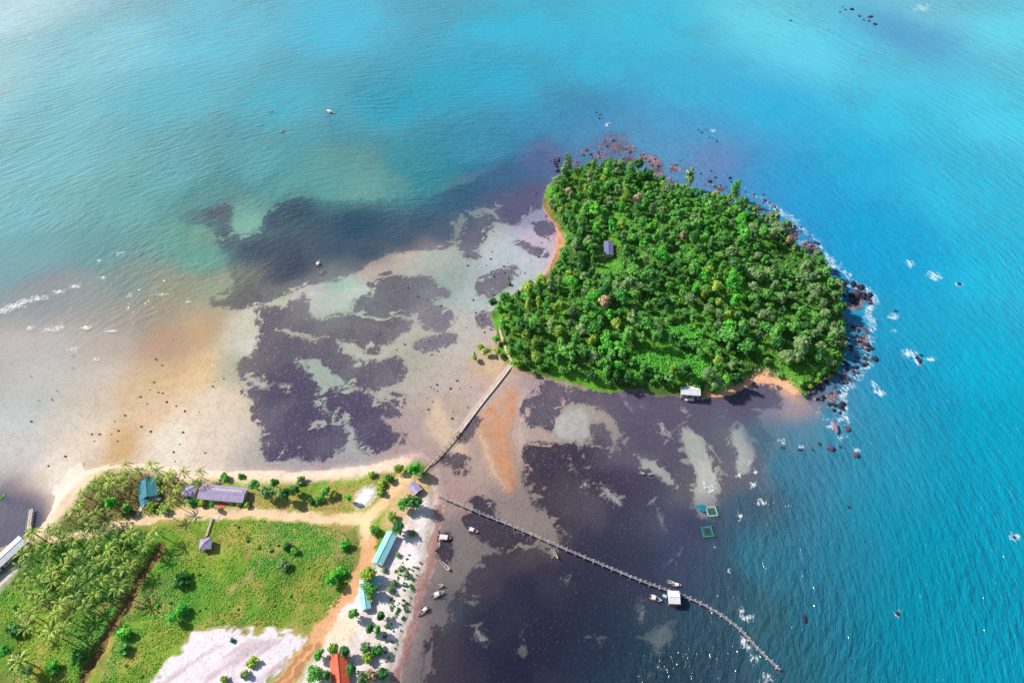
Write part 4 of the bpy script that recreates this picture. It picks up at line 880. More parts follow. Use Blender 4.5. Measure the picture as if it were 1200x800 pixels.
# ------------------------------------------------------------------ trees and shrubs of the mainland
for px, py, kd, mk, sc, lb in [
    (298, 568, K_BROAD, 'leaf_mid', .72, 'leftmost tree of the clump right of the lavender roof'), (312, 578, K_BROAD, 'leaf_grey', .8, 'pale tree at the front of the clump right of the lavender roof'),
    (322, 566, K_BROAD, 'leaf_mid', .75, 'mid green tree at the back of the roadside clump'), (334, 580, K_BROAD, 'leaf_dark', .85, 'dark tree in the middle of the roadside clump'), (346, 574, K_BROAD, 'leaf_dark', .7, 'rightmost dark tree of the roadside clump'),
    (352, 562, K_BUSH, 'leaf_grey', 1.3, 'grey green bush between the roadside clump and the beach'), (381, 576, K_BROAD, 'leaf_mid', .6, 'single dark green tree between beach and dirt road'), (365, 588, K_BUSH, 'leaf_dark', 1.1, 'small dark bush left of the single roadside tree'), (374, 586, K_BUSH, 'leaf_mid', 1.2, 'green bush at the foot of the single roadside tree'),
    (408, 584, K_BROAD, 'leaf_bright', .55, 'bright green small tree left of the white sand patch'), (392, 580, K_BUSH, 'leaf_yellow', 1.2, 'yellowish bush between two roadside trees'),
    (446, 576, K_BUSH, 'leaf_yellow', 1.4, 'yellow bush right of the white sand patch'), (436, 556, K_BUSH, 'leaf_yellow', 1.1, 'yellow scrub at the top of the beach'), (456, 560, K_BUSH, 'leaf_dark', 1.4, 'dark bush above the end of the dirt road'), (448, 566, K_BUSH, 'leaf_yellow', 1.2, 'yellow bush above the bend of the dirt road'),
    (485, 550, K_BROAD, 'leaf_bright', .85, 'bright green tree at the mainland end of the footbridge'), (466, 550, K_BROAD, 'leaf_yellow', .55, 'olive small tree left of the footbridge end'), (484, 588, K_BROAD, 'leaf_dark', .95, 'large dark tree below the lavender shack'), (472, 590, K_BROAD, 'leaf_mid', .75, 'green tree left of the large dark tree by the shack'),
    (468, 617, K_BROAD, 'leaf_dark', .8, 'dark tree at the top end of the long turquoise roof'), (459, 606, K_BUSH, 'leaf_yellow', 1.4, 'yellow bush between the two dark trees by the road'), (440, 621, K_BUSH, 'leaf_mid', 1.5, 'green bush at the fork of the dirt road'), (482, 625, K_BUSH, 'leaf_grey', 1.0, 'grey bush on the white sand right of the turquoise roof'),
    (434, 672, K_BROAD, 'leaf_yellow', .8, 'yellow green tree between the two turquoise roofs'), (436, 690, K_BROAD, 'leaf_mid', .75, 'green tree in front of the lower turquoise roof'), (432, 700, K_BUSH, 'leaf_yellow', 1.3, 'yellow bush right of the lower turquoise roof'),
    (415, 719, K_BROAD, 'leaf_mid', .72, 'round single tree below the lower turquoise roof'), (446, 722, K_BROAD, 'leaf_dark', .62, 'top tree of the dark group on the white sand'), (434, 736, K_BROAD, 'leaf_dark', .6, 'left tree of the dark group on the white sand'), (443, 738, K_BROAD, 'leaf_mid', .6, 'right lower tree of the dark group on the white sand'),
    (374, 766, K_BROAD, 'leaf_mid', .6, 'left tree above the orange red roof'), (390, 762, K_BROAD, 'leaf_yellow', .55, 'olive tree above the orange red roof'), (404, 764, K_BROAD, 'leaf_dark', .65, 'dark tree at the upper right corner of the orange red roof'), (412, 784, K_BROAD, 'leaf_dark', .7, 'dark round tree right of the orange red roof'),
    (370, 788, K_BROAD, 'leaf_mid', .75, 'left tree of the pair beside the orange red roof'), (382, 792, K_BROAD, 'leaf_dark', .7, 'right tree of the pair beside the orange red roof'), (428, 760, K_BUSH, 'leaf_grey', 1.5, 'upper grey bush right of the orange red roof'), (441, 762, K_BUSH, 'leaf_dark', 1.7, 'dark bush near the beach right of the orange red roof'), (430, 770, K_BUSH, 'leaf_yellow', 1.5, 'yellow bush right of the orange red roof'),
    (434, 790, K_BUSH, 'leaf_dry', 1.8, 'brownish bush at the lower edge near the beach'), (448, 788, K_BUSH, 'leaf_dark', 1.5, 'dark bush at the lower edge next to the beach'), (424, 794, K_BROAD, 'leaf_grey', .6, 'pale tree at the bottom edge right of the red roof'),
    (131, 590, K_BROAD, 'leaf_bright', .95, 'bright green broadleaf tree in the middle of the palm grove'), (148, 596, K_BROAD, 'leaf_mid', .6, 'green tree left of the path to the teal house'), (178, 592, K_BUSH, 'leaf_yellow', 1.6, 'yellowish bush below the white terrace of the teal house'), (192, 598, K_BUSH, 'leaf_mid', 1.4, 'green bush between teal house and dirt road'),
    (225, 588, K_BUSH, 'leaf_mid', 1.3, 'left bush in front of the lavender roofs'), (237, 588, K_BUSH, 'leaf_yellow', 1.2, 'second bush in front of the lavender roofs'), (249, 592, K_BROAD, 'leaf_bright', .5, 'bright little tree before the long lavender roof'), (264, 560, K_BUSH, 'leaf_mid', 1.5, 'bush on the beach behind the long lavender roof'), (282, 558, K_BUSH, 'leaf_dark', .9, 'small dark bush at the beach end of the lavender roof'),
    (272, 588, K_BUSH, 'leaf_yellow', 1.0, 'left piece of the low hedge by the lavender roof'), (281, 590, K_BUSH, 'leaf_yellow', 1.0, 'middle piece of the low hedge by the lavender roof'), (290, 591, K_BUSH, 'leaf_yellow', 1.0, 'right piece of the low hedge by the lavender roof'),
    (388, 680, K_BROAD, 'leaf_bright', .7, 'bright green tree in the field near the lower dirt road'), (396, 672, K_BUSH, 'leaf_bright', 1.6, 'bright bush right of the field tree'), (335, 640, K_BUSH, 'leaf_dark', 1.4, 'dark bush in the upper middle of the field'), (346, 646, K_BUSH, 'leaf_mid', 1.2, 'green bush beside the dark one in the field'), (403, 640, K_BUSH, 'leaf_bright', 1.5, 'bright bush at the right edge of the field'),
    (333, 662, K_BUSH, 'leaf_grey', 1.6, 'grey bush in the middle of the field'), (202, 724, K_BROAD, 'leaf_bright', .6, 'bright green tree left of the cleared white ground'), (212, 716, K_BUSH, 'leaf_bright', 1.8, 'wide bright bush left of the cleared white ground'), (214, 680, K_BUSH, 'leaf_dark', 2.0, 'wide dark bush in the left of the field'),
    (146, 742, K_BUSH, 'leaf_bright', 1.8, 'bright bush right of the ditch'), (144, 760, K_BUSH, 'leaf_mid', 1.5, 'green bush right of the lower ditch'), (94, 770, K_BUSH, 'leaf_dark', 1.9, 'dark bush left of the lower ditch'), (296, 774, K_BUSH, 'leaf_yellow', 1.3, 'yellow bush standing on the cleared white ground'), (262, 795, K_BUSH, 'leaf_yellow', 1.0, 'low bush at the bottom of the cleared white ground'), (286, 790, K_BUSH, 'leaf_grey', 1.2, 'grey bush at the bottom of the cleared white ground'), (272, 750, K_BUSH, 'leaf_dark', .6, 'tiny dark bush near the top of the cleared white ground'),
    (18, 738, K_BUSH, 'leaf_dark', 2.0, 'dark bush at the left edge of the rough field'), (8, 762, K_BROAD, 'leaf_bright', .7, 'bright tree at the left edge of the picture'), (35, 786, K_BROAD, 'leaf_grey', .6, 'grey tree near the lower left corner'), (60, 782, K_BUSH, 'leaf_bright', 1.7, 'bright bush near the lower left corner'), (3, 584, K_BUSH, 'leaf_mid', 1.2, 'small green bush on the sand left of the canal'), (366, 784, K_BUSH, 'leaf_mid', 1.3, 'bush at the left of the tree pair by the red roof'), (396, 772, K_BUSH, 'leaf_yellow', 1.0, 'yellow bush at the gable of the orange red roof')]:
    lone(px, py, kd, mk, sc * (1.42 if kd is K_BROAD else 1.25), lb, 3.6 if kd is K_BROAD else .8)
# scrub of the field and seedlings on the white sand
FIELD = poly([(186, 616), (250, 605), (395, 611), (420, 640), (410, 695), (366, 740), (270, 734), (222, 740), (176, 800), (150, 850), (100, 850), (136, 735), (160, 694), (190, 650)], 1.8, 1)
ROUGH = poly([(-40, 712), (10, 685), (30, 665), (100, 680), (150, 690), (132, 728), (94, 800), (60, 860), (-60, 860)], 1.8, 1)
nb = 0
for k in range(900):
    pg = FIELD if k % 4 else ROUGH
    p = pg.min(0) + (pg.max(0) - pg.min(0)) * np.array([rnd.random(), rnd.random()])
    if in_poly(p, pg) < 1.2 or nb > 34: continue
    mk = rnd.choice(['leaf_mid', 'leaf_bright', 'leaf_yellow', 'leaf_grey', 'leaf_mid', 'leaf_dark']); nb += 1
    wh = 'in the open green field' if pg is FIELD else 'in the rough ground left of the ditch'
    plant(K_BUSH, (p[0], p[1], ground(*p)), mk, rnd.uniform(.3, .85), f'small {TONE[mk]} scrub bush {wh}', f'small {TONE[mk]} scrub bushes {wh}', squash=.8)
def fill(pg, n):
    q = rng.uniform(pg.min(0), pg.max(0), (n, 2)); return q[sdf(q, pg, 5) > .2]
fp = np.vstack([fill(FIELD, 60000), fill(ROUGH, 34000)])
fp = fp[fbm(fp, 6, 171) + rng.uniform(-.25, .25, len(fp)) > .45]
gn = fbm(fp, 22, 170) + rng.uniform(-.06, .06, len(fp))
for lo_, hi_, mt, nm in ((-1, .43, 'leaf_mid', 'grass'), (.43, .51, 'leaf_bright', 'weeds'), (.51, 2, 'leaf_yellow', 'dry_grass')):
    sel = fp[(gn > lo_) & (gn <= hi_)][:16000]
    ground_leaves(nm, {'grass': 'rough green grass over the field', 'weeds': 'bright leafy weeds in patches over the field', 'dry_grass': 'yellowed dry grass in patches over the field'}[nm], sel, .34, mt, nm.replace('_', ' '), .4)
GROVE = poly([(20, 690), (30, 640), (70, 615), (90, 580), (115, 555), (215, 562), (212, 598), (150, 612), (188, 625), (165, 680), (135, 720)], 1.8, 1)
ground_leaves('grove_plants', 'dark low plants on the floor of the palm grove', fill(GROVE, 8000), .36, 'leaf_dark', 'ground cover', .6)
VERGE = poly([(292, 570), (350, 568), (400, 565), (470, 548), (462, 566), (440, 584), (424, 568), (410, 588), (420, 600), (370, 600), (296, 598)], 1.8, 0)
ground_leaves('verge_grass', 'thin dry grass between the beach and the dirt road', fill(VERGE, 3600), .3, 'leaf_yellow', 'grass', .35)
SANDY = poly([(486, 640), (478, 668), (498, 640), (492, 670), (478, 720), (462, 775), (440, 790), (446, 745), (452, 700), (462, 660)], 1.8, 1)
k = 0
while k < 110:
    p = SANDY.min(0) + (SANDY.max(0) - SANDY.min(0)) * np.array([rnd.random(), rnd.random()])
    if in_poly(p, SANDY) < .1: continue
    k += 1; px, py = proj(p[0], p[1], 2)
    wh = 'beside the long turquoise roof' if py < 670 else ('level with the lower turquoise roof' if py < 715 else 'between the dark tree group and the beach')
    plant(K_POT, (p[0], p[1], ground(*p)), rnd.choice(['leaf_dark', 'leaf_mid', 'leaf_yellow']), rnd.uniform(.6, 1.3), f'small plant set out on the white sand {wh}', f'young plants on the white sand {wh}', 'seedling')
for px, py, sc, lb in [(470, 665, 1.1, 'left of three'), (466, 650, .9, 'topmost'), (476, 672, 1.2, 'widest'), (462, 682, 1.2, 'second lowest'), (458, 690, 1.3, 'lowest'), (450, 668, 1.0, 'nearest the roof')]:
    lone(px, py, K_BUSH, 'leaf_grey', sc, f'grey green bush on the white sand by turquoise roofs, {lb} of the row', .8)

m, nt, b = new_mat('rubble'); gq = node(nt, 'ShaderNodeNewGeometry')
nt.links.new(mix_rgb(nt, lin((44, 36, 54)), lin((178, 150, 160)), math_n(nt, 'POWER', gq.outputs['Random Per Island'], 1.6)), b.inputs['Base Color']); b.inputs['Roughness'].default_value = .9
M['rubble'] = m
# ------------------------------------------------------------------ boulders
def rock_mesh(seed, mk, sub=2):
    rg = np.random.default_rng(seed); bm = bmesh.new(); bmesh.ops.create_icosphere(bm, subdivisions=sub, radius=1.0)
    ax = rg.normal(size=(7, 3)); ax /= np.linalg.norm(ax, axis=1)[:, None]; lv = rg.uniform(.55, .95, 7)
    for v in bm.verts:
        c = np.array(v.co)
        for a, l in zip(ax, lv):
            d = c @ a
            if d > l: c = c - a * (d - l) * .9
        c *= 1 + rg.normal() * .05; v.co = c * np.array([1.15, .9, .72])
    me = bpy.data.meshes.new('boulder'); bm.to_mesh(me); bm.free(); me.materials.append(M[mk]); return me
ROCKS = {mk: [rock_mesh(500 + i, mk) for i in range(5)] for mk in ('rock', 'rock_black', 'rock_pink')}
n_rock = 0
def rock(px, py, r, mk, label, group=None, name='boulder', zrot=None, stretch=(1, 1, 1)):
    p = unp(px, py, .2); zg = max(ground(p.x, p.y), -.45)
    o = link(name, rnd.choice(ROCKS[mk])); o.location = (p.x, p.y, zg + r * .15)
    o.rotation_euler = (rnd.uniform(-.3, .3), rnd.uniform(-.3, .3), rnd.uniform(0, 6.28) if zrot is None else zrot); o.scale = tuple(r * k for k in stretch)
    return tag(o, label, 'rock', group)
RZ = [([(642, 186), (655, 184), (660, 197), (648, 200)], 9, .7, 1.7, ['rock_black', 'rock'], 'dark boulder in the heap off the north-western corner'),
      ([(665, 190), (690, 172), (712, 150), (722, 162), (735, 178), (760, 186), (745, 192), (700, 188)], 34, .4, 1.3, ['rock', 'rock_pink', 'rock'], 'mauve boulder on the northern point'),
      ([(690, 122), (706, 130), (722, 150), (708, 152)], 10, .6, 1.4, ['rock_black', 'rock'], 'dark rock awash north of the island point'),
      ([(740, 172), (800, 188), (806, 204), (770, 200)], 30, .3, .9, ['rock_pink', 'rock', 'rock_black'], 'pinkish stone on the northern beach'),
      ([(812, 196), (850, 204), (885, 226), (870, 236), (836, 218)], 16, .5, 1.3, ['rock_black'], 'black boulder in the shallows of the north-eastern shore'),
      ([(876, 228), (890, 224), (930, 258), (960, 286), (984, 318), (976, 324), (940, 290), (908, 252)], 44, .5, 1.4, ['rock', 'rock_black', 'rock_pink'], 'boulder in the band along the north-eastern shore'),
      ([(984, 328), (1004, 330), (1024, 346), (1022, 357), (1002, 356), (988, 344)], 40, .8, 1.8, ['rock_black', 'rock_black', 'rock'], 'black boulder of the eastern headland'),
      ([(988, 372), (1000, 380), (1018, 402), (1026, 418), (1012, 428), (998, 410), (990, 395)], 36, .6, 1.5, ['rock', 'rock_black', 'rock_pink'], 'boulder on the shore south of the black headland'),
      ([(996, 418), (1016, 428), (1000, 440), (985, 458), (962, 468), (946, 462), (958, 446), (984, 432)], 44, .6, 1.6, ['rock', 'rock_black'], 'boulder of the rocky south-eastern corner'),
      ([(968, 474), (988, 472), (988, 488), (976, 488)], 10, .8, 1.6, ['rock_black'], 'black boulder in the group above the whale-backed rock'),
      ([(1068, 416), (1080, 414), (1080, 424), (1070, 424)], 6, .8, 1.5, ['rock_black'], 'wave-washed rock in the white surf east of the island'),
      ([(806, 138), (834, 148), (846, 172), (836, 170), (816, 150)], 10, .5, 1.1, ['rock', 'rock_black'], 'small rock awash off the northern shore'),
      ([(965, 0), (990, 8), (1028, 22), (1030, 30), (1010, 26), (985, 14)], 10, .9, 1.9, ['rock_black', 'rock'], 'dark rock of the far reef at the top right')]
for pg, n, r0, r1, mks, lb in RZ:
    pp = np.array(pg, float); k = 0
    while k < n:
        q = pp.min(0) + (pp.max(0) - pp.min(0)) * np.array([rnd.random(), rnd.random()])
        if sdf(q[None], pp, 100)[0] < 0: continue
        k += 1; rock(q[0], q[1], rnd.uniform(r0, r1) * (1.25 if rnd.random() < .2 else 1), rnd.choice(mks), lb, lb.split(' ', 1)[0] + ' rocks: ' + lb.split(' ', 1)[1])
for px, py, r, mk, lb, st in [(978, 500, 3.0, 'rock_pink', 'long pale whale-backed rock off the south-eastern corner', (.55, 1.7, .7)), (993, 502, 2.0, 'rock', 'round dark rock right of the whale-backed rock', (1, 1, .7)), (973, 525, 2.2, 'rock', 'round brown rock below the whale-backed rock', (1, 1, .8)), (1003, 533, 1.9, 'rock', 'foam-ringed rock farthest south-east', (1, 1.2, 1)), (985, 524, 1.2, 'rock_black', 'small black rock between the two round rocks', (1, 1, .7)), (961, 520, 1.2, 'rock_black', 'small dark rock left of the round brown rock', (1, 1, .7)), (953, 527, 1.0, 'rock_black', 'smallest rock of the row south of the sandy tip', (1, 1, .7)), (938, 527, 1.3, 'rock_black', 'left dark rock of the row south of the sandy tip', (1.4, .8, .7)), (917, 524, 1.2, 'rock_black', 'dark rock with foam farthest left off the sandy tip', (1.6, .7, .6)), (1025, 420, 2.2, 'rock_black', 'black rock at the end of the south-eastern spit', (1, 1, .9)), (1050, 364, 1.4, 'rock_black', 'rock above the bright surf patch east of the headland', (1, 1, .6)), (1124, 333, 1.6, 'rock_black', 'dark rock right of the double surf patch', (1, 1, .4)), (927, 24, 1.5, 'rock_black', 'lone dark rock at the top edge left of the far reef', (1, .8, .6)), (971, 35, 1.1, 'rock_black', 'lone small rock below the far reef', (1, 1, .6)), (942, 723, 1.8, 'rock_black', 'dark rock under water right of the pier end', (.7, 1.5, .4)), (995, 593, 1.3, 'rock_black', 'upper dark rock in the open water south-east', (1, 1, .4)), (1015, 635, 1.0, 'rock_black', 'lower dark rock in the open water south-east', (1, 1, .4)), (1052, 718, 1.4, 'rock_black', 'dark rock with a foam streak at the lower right', (1, 1, .5)), (1190, 629, 1.2, 'rock_black', 'rock in the surf patch at the right edge', (1, 1, .5))]:
    rock(px, py, r, mk, lb, None, 'boulder', 0.0 if st[1] > 1.4 else None, st)
# stones strewn over the flats
ST = [(202, 397), (182, 420), (189, 427), (180, 447), (185, 459), (190, 460), (172, 472), (206, 475), (195, 470), (216, 481), (164, 464), (165, 499), (134, 493), (107, 508), (116, 508), (110, 516), (138, 504), (137, 516), (214, 506), (203, 529), (76, 534), (66, 457), (60, 467), (36, 493), (251, 446), (249, 452), (262, 443), (44, 468), (85, 416), (205, 540), (130, 508), (146, 486), (84, 430), (35, 440), (210, 520), (233, 482), (240, 530), (175, 456), (176, 505), (56, 545)]
for px, py in ST: rock(px, py, rnd.uniform(.35, .7), 'rock_black', 'small dark stone lying on the tidal sand at the left', 'small stones on the left tidal sand', 'stone')
FL = [((545, 240), (650, 420), 46, 'small dark stone on the pale flat west of the island'), ((436, 330), (545, 420), 16, 'small stone on the flat among the western sea-grass beds'), ((500, 430), (560, 500), 14, 'small stone on the mud left of the causeway'), ((560, 175), (640, 235), 14, 'small rock on the reef off the north-western corner')]
for (x0, y0), (x1, y1), n, lb in FL:
    k = 0
    while k < n:
        q = (rnd.uniform(x0, x1), rnd.uniform(y0, y1)); w = unp(*q)
        if in_poly((w.x, w.y), ISLAND) > -3: continue
        k += 1; rock(q[0], q[1], rnd.uniform(.3, .75), rnd.choice(['rock_black', 'rock']), lb, lb.replace('stone', 'stones').replace('rock ', 'rocks '), 'stone')
# rubble between the boulders
V_, F_, kk = [], [], 0
rb = bmesh.new(); bmesh.ops.create_icosphere(rb, subdivisions=1, radius=1.0); rb.verts.ensure_lookup_table()
rv = np.array([v.co[:] for v in rb.verts]); rf = np.array([[v.index for v in f.verts] for f in rb.faces]); rb.free()
shp = np.array([[*unp(a, b_)][:2] for a, b_ in [(646, 196), (664, 180), (704, 150), (724, 158), (760, 182), (806, 198), (870, 226), (900, 240), (950, 282), (990, 326), (1022, 346), (1016, 360), (992, 352), (1000, 376), (1024, 406), (1010, 434), (986, 462), (984, 494), (968, 480), (950, 470), (960, 444), (984, 430), (984, 380), (974, 330), (930, 284), (890, 252), (830, 236), (760, 208), (690, 200)]])
q = rng.uniform(shp.min(0), shp.max(0), (16000, 2)); q = q[(sdf(q, shp, 5) > 0) & (sdf(q, ISLAND, 5) < .5)][:4200]
for x, y in q:
    r = rng.uniform(.18, .6); zz = ground(x, y)
    if zz < -.7: continue
    v = rv * rng.uniform(.7, 1.2, (len(rv), 1)) * r * np.array([1, 1, .7]) + np.array([x, y, zz + .1]); V_.append(v); F_.append(rf + kk * len(rv)); kk += 1
o = link('rubble', mesh_np('rubble', np.vstack(V_), np.vstack(F_), M['rubble'])); tag(o, 'broken rock rubble filling the shore between the boulders', 'rubble', kind='stuff')

# ------------------------------------------------------------------ buildings
def hut(name, label, cat, c, rz, L, W, wall_h, rise, roof_m, wall_m, over=.6, stilts=0.0, windows=3, hip=False, open_front=False, group=None, cap=None):
    t = thing(name, label, cat, c, rz, group)
    z0 = stilts; z1 = stilts + wall_h; hl, hw = L / 2, W / 2
    mb = MB(); th = .18
    if not open_front:
        mb.box(-hl, hl, -hw, -hw + th, z0 - (.5 if not stilts else 0), z1)
    mb.box(-hl, hl, hw - th, hw, z0 - (.5 if not stilts else 0), z1); mb.box(-hl, -hl + th, -hw + th + .003, hw - th - .003, z0 - (.5 if not stilts else 0), z1); mb.box(hl - th, hl, -hw + th + .003, hw - th - .003, z0 - (.5 if not stilts else 0), z1)
    if not hip and rise > 0:
        for sx_ in (-1, 1):
            k = len(mb.v); mb.v += [(sx_ * (hl - .02), -hw, z1 + .002), (sx_ * (hl - .02), hw, z1 + .002), (sx_ * (hl - .02), 0, z1 + rise * .97)]; mb.f.append((k, k + 1, k + 2))
    mb.build('wall', M[wall_m], t)
    zr = z1 + rise; ov = over; drop = rise * ov / hw
    rm = M[roof_m]
    if hip:
        rl = max(hl - hw, 0.02)
        e = [(-hl - ov, -hw - ov, z1 - drop), (hl + ov, -hw - ov, z1 - drop), (hl + ov, hw + ov, z1 - drop), (-hl - ov, hw + ov, z1 - drop)]; r0, r1 = (-rl, 0, zr), (rl, 0, zr)
        rf_ = MB(); rf_.v = e + [r0, r1] + [(a, b_, c_ - .12) for a, b_, c_ in e]; rf_.f = [(0, 1, 5, 4), (1, 2, 5), (2, 3, 4, 5), (3, 0, 4), (0, 6, 7, 1), (1, 7, 8, 2), (2, 8, 9, 3), (3, 9, 6, 0), (9, 8, 7, 6)]
        ro = rf_.build('roof', rm, t)
    else:
        a = MB(); a.slab([(-hl - ov, -hw - ov, z1 - drop + .12), (hl + ov, -hw - ov, z1 - drop + .12), (hl + ov, -.02, zr + .12), (-hl - ov, -.02, zr + .12)], .1)
        a.slab([(-hl - ov, hw + ov, z1 - drop + .12), (hl + ov, hw + ov, z1 - drop + .12), (hl + ov, .02, zr + .12), (-hl - ov, .02, zr + .12)], .1)
        ro = a.build('roof', rm, t)
    MB().bar((-(rl if hip else hl + ov), 0, zr + .16), ((rl if hip else hl + ov), 0, zr + .16), .34, .12).build('ridge_cap', M[cap or roof_m], ro)
    if hip:
        for ex, ey in ((-1, -1), (1, -1), (1, 1), (-1, 1)): MB().bar((ex * (hl + ov), ey * (hw + ov), z1 - drop + .04), (ex * rl, 0, zr + .04), .22, .1).build('hip_cap', rm, ro)
    if not open_front:
        d = MB().box(-.45, .45, -hw - .05, -hw - .003, z0, z0 + 2.0).build('door', M['wood_dark'], t); MB().box(.3, .36, -hw - .1, -hw - .052, z0 + .95, z0 + 1.05).build('handle', M['offwhite'], d)
    for i in range(windows):
        x = -hl + L * (i + .5) / windows
        if abs(x) < .9 and not open_front: x += 1.4
        side = 1 if open_front else -1
        y0, y1 = (hw + .003, hw + .05) if open_front else (-hw - .05, -hw - .003)
        w = MB().box(x - .5, x + .5, y0, y1, z0 + 1.0, z0 + 1.9).build('window', M['white'], t); MB().box(x - .42, x + .42, y0 - (.01 if side < 0 else -.052), (y0 - .002) if side < 0 else y1 + .012, z0 + 1.08, z0 + 1.82).build('pane', M['glass'], w)
    if stilts:
        for sx_ in np.linspace(-hl + .2, hl - .2, max(2, int(L / 3) + 1)):
            for sy_ in (-hw + .2, hw - .2): MB().box(sx_ - .11, sx_ + .11, sy_ - .11, sy_ + .11, -1.6, z0 - .003).build('post', M['post'], t)
        MB().box(-hl, hl, -hw, hw, z0 - .0, z0 + .12).build('floor', M['wood'], t) if open_front else None
    return t
def along(a, b, z=2.0):
    p, q = unp(*a, z), unp(*b, z); d = q - p
    return (p + q) / 2, math.atan2(d.y, d.x), d.length
M['roof_teal'] = corrugated('roof_teal', (18, 128, 142), second=(40, 104, 122))
M['roof_lav'] = corrugated('roof_lavender', (166, 154, 190), second=(132, 124, 156))
M['roof_turq'] = corrugated('roof_turquoise', (140, 216, 226), second=(196, 230, 234))
M['roof_red'] = corrugated('roof_red', (214, 84, 58), second=(226, 128, 92))
M['roof_white'] = corrugated('roof_white', (226, 226, 232), second=(205, 206, 216))
M['roof_slate'] = corrugated('roof_slate', (108, 112, 160), second=(92, 100, 140))
def base_at(px, py, h):
    p = on_ground(px, py, h); return p
c, rz, L = along((166, 558), (168, 586), 4); g = base_at(172, 571, 3.5); th = hut('house', 'house with a broad teal roof in the beach palm grove', 'house', g, rz, 9.2, 7.4, 2.8, 1.3, 'roof_teal', 'cream')
g2 = base_at(169, 587, 2.5); d = g2 - g
w = MB(); ang = -rz; lx, ly = d.x * math.cos(ang) - d.y * math.sin(ang), d.x * math.sin(ang) + d.y * math.cos(ang)
w.slab([(lx - 2.4, ly - 1.9, 2.75), (lx + 2.2, ly - 1.9, 2.75), (lx + 2.2, ly, 3.35), (lx - 2.4, ly, 3.35)], .1); w.slab([(lx - 2.4, ly + 1.9, 2.75), (lx + 2.2, ly + 1.9, 2.75), (lx + 2.2, ly + .03, 3.35), (lx - 2.4, ly + .03, 3.35)], .1)
w.build('porch_roof', M['roof_teal'], th)
for sx_ in (-2.2, 2.0):
    for sy_ in (-1.7, 1.7): MB().box(lx + sx_ - .1, lx + sx_ + .1, ly + sy_ - .1, ly + sy_ + .1, -.2, 2.7).build('post', M['white'], th)
pt = thing('terrace', 'white railed terrace at the corner of the teal roofed house', 'terrace', on_ground(181, 584, 1), 0.05)
MB().box(-2.6, 2.6, -.8, .8, -.3, .6).build('floor', M['white'], pt); MB().box(-2.6, 2.6, -.86, -.76, 1.3, 1.42).build('rail', M['white'], pt)
for x in np.linspace(-2.5, 2.5, 6): MB().box(x - .05, x + .05, -.86, -.76, .603, 1.297).build('baluster', M['white'], pt)
pt = thing('garden_path', 'white stepping stone path from the teal house to the road', 'path', on_ground(163, 598), 0)
for i in range(6):
    p0 = on_ground(167 - i * 1.3, 592 + i * 2.3); q = p0 - Vector(pt.location); MB().box(q.x - .75, q.x + .75, q.y - .32, q.y + .32, q.z - .1, q.z + .09).build('slab', M['white'], pt)
c, rz, L = along((230, 574), (288, 579), 3.5); lh = hut('house', 'long low building with a lavender grey roof beside the beach', 'house', base_at(260, 577, 3.3), rz, 21.0, 6.6, 2.6, .9, 'roof_lav', 'cream', .5, windows=6)
MB().box(-1.5, 2.4, -6.2, -3.4, -.2, .14).build('porch_floor', M['terracotta'], lh)
MB().box(-9.5, 9.5, .95, 1.5, 3.45, 3.62).build('roof_vent', M['offwhite'], lh)
hut('house', 'small square lavender roof left of the long lavender building', 'house', base_at(221, 574, 3), rz, 5.0, 5.0, 2.5, 1.0, 'roof_lav', 'cream', .4, windows=2, hip=True)
c, rz, L = along((240, 646), (243, 630), 3.5); pv = hut('pavilion', 'square hip-roofed pavilion standing in the green field', 'pavilion', base_at(240, 636, 3.8), rz - math.pi / 2 + .08, 4.2, 4.2, 2.2, 1.1, 'roof_lav', 'cream', .5, stilts=1.0, windows=2, hip=True)
a, b_ = on_ground(242.5, 628), on_ground(249, 607); bw = thing('boardwalk', 'narrow pale boardwalk from the road to the field pavilion', 'boardwalk', a)
dv = b_ - a; MB().bar((0, 0, .75), (dv.x, dv.y, dv.z + .75), .95, .12).build('deck', M['wood'], bw)
for i in range(6): q = dv * (i / 5); MB().box(q.x - .5, q.x - .4, q.y - .05, q.y + .05, q.z - .6, q.z + .688).build('post', M['wood'], bw)
MB().box(-1.9, 1.9, -1.2, 1.2, -.1, .1).build('landing', M['concrete'], thing('landing', 'pale paved landing where the boardwalk meets the road', 'paving', on_ground(252, 606), .1))
c, rz, L = along((458, 625), (442, 657), 3.2); hut('house', 'long narrow house with a pale turquoise roof by the road', 'house', base_at(450.5, 641, 3), rz, 14.6, 4.4, 2.3, .75, 'roof_turq', 'white', .4, windows=4)
c, rz, L = along((424, 684), (445, 679), 3); hut('house', 'upper wing of the second turquoise roofed house', 'house', base_at(434, 681, 3), rz, 8.4, 3.4, 2.3, .7, 'roof_turq', 'white', .4, windows=3)
c, rz, L = along((426, 690), (429, 712), 3); hut('house', 'lower wing of the second turquoise roof, leading towards the road', 'house', base_at(427, 700, 3), rz, 8.6, 3.4, 2.1, .7, 'roof_turq', 'white', .4, windows=3)
c, rz, L = along((396, 768), (399, 800), 3.5); hut('house', 'house with an orange red roof among dark trees at the bottom', 'house', base_at(397.5, 787, 3.2), rz, 13.0, 6.0, 2.5, 1.5, 'roof_red', 'cream', .5, windows=4)
c, rz, L = along((-30, 681), (18, 637), 4); hut('shed', 'long shed with a white roof at the left edge by the canal', 'shed', base_at(-6, 659, 4), rz, 25.0, 5.0, 3.0, .7, 'roof_white', 'offwhite', .5, windows=6)
c, rz, L = along((481, 566), (491, 577), 2.5); hut('shack', 'small lavender roofed shack near the tip of the mainland', 'shack', base_at(486, 571, 2.3), rz, 5.2, 3.8, 2.0, .5, 'roof_lav', 'wood_dark', .4, windows=1)
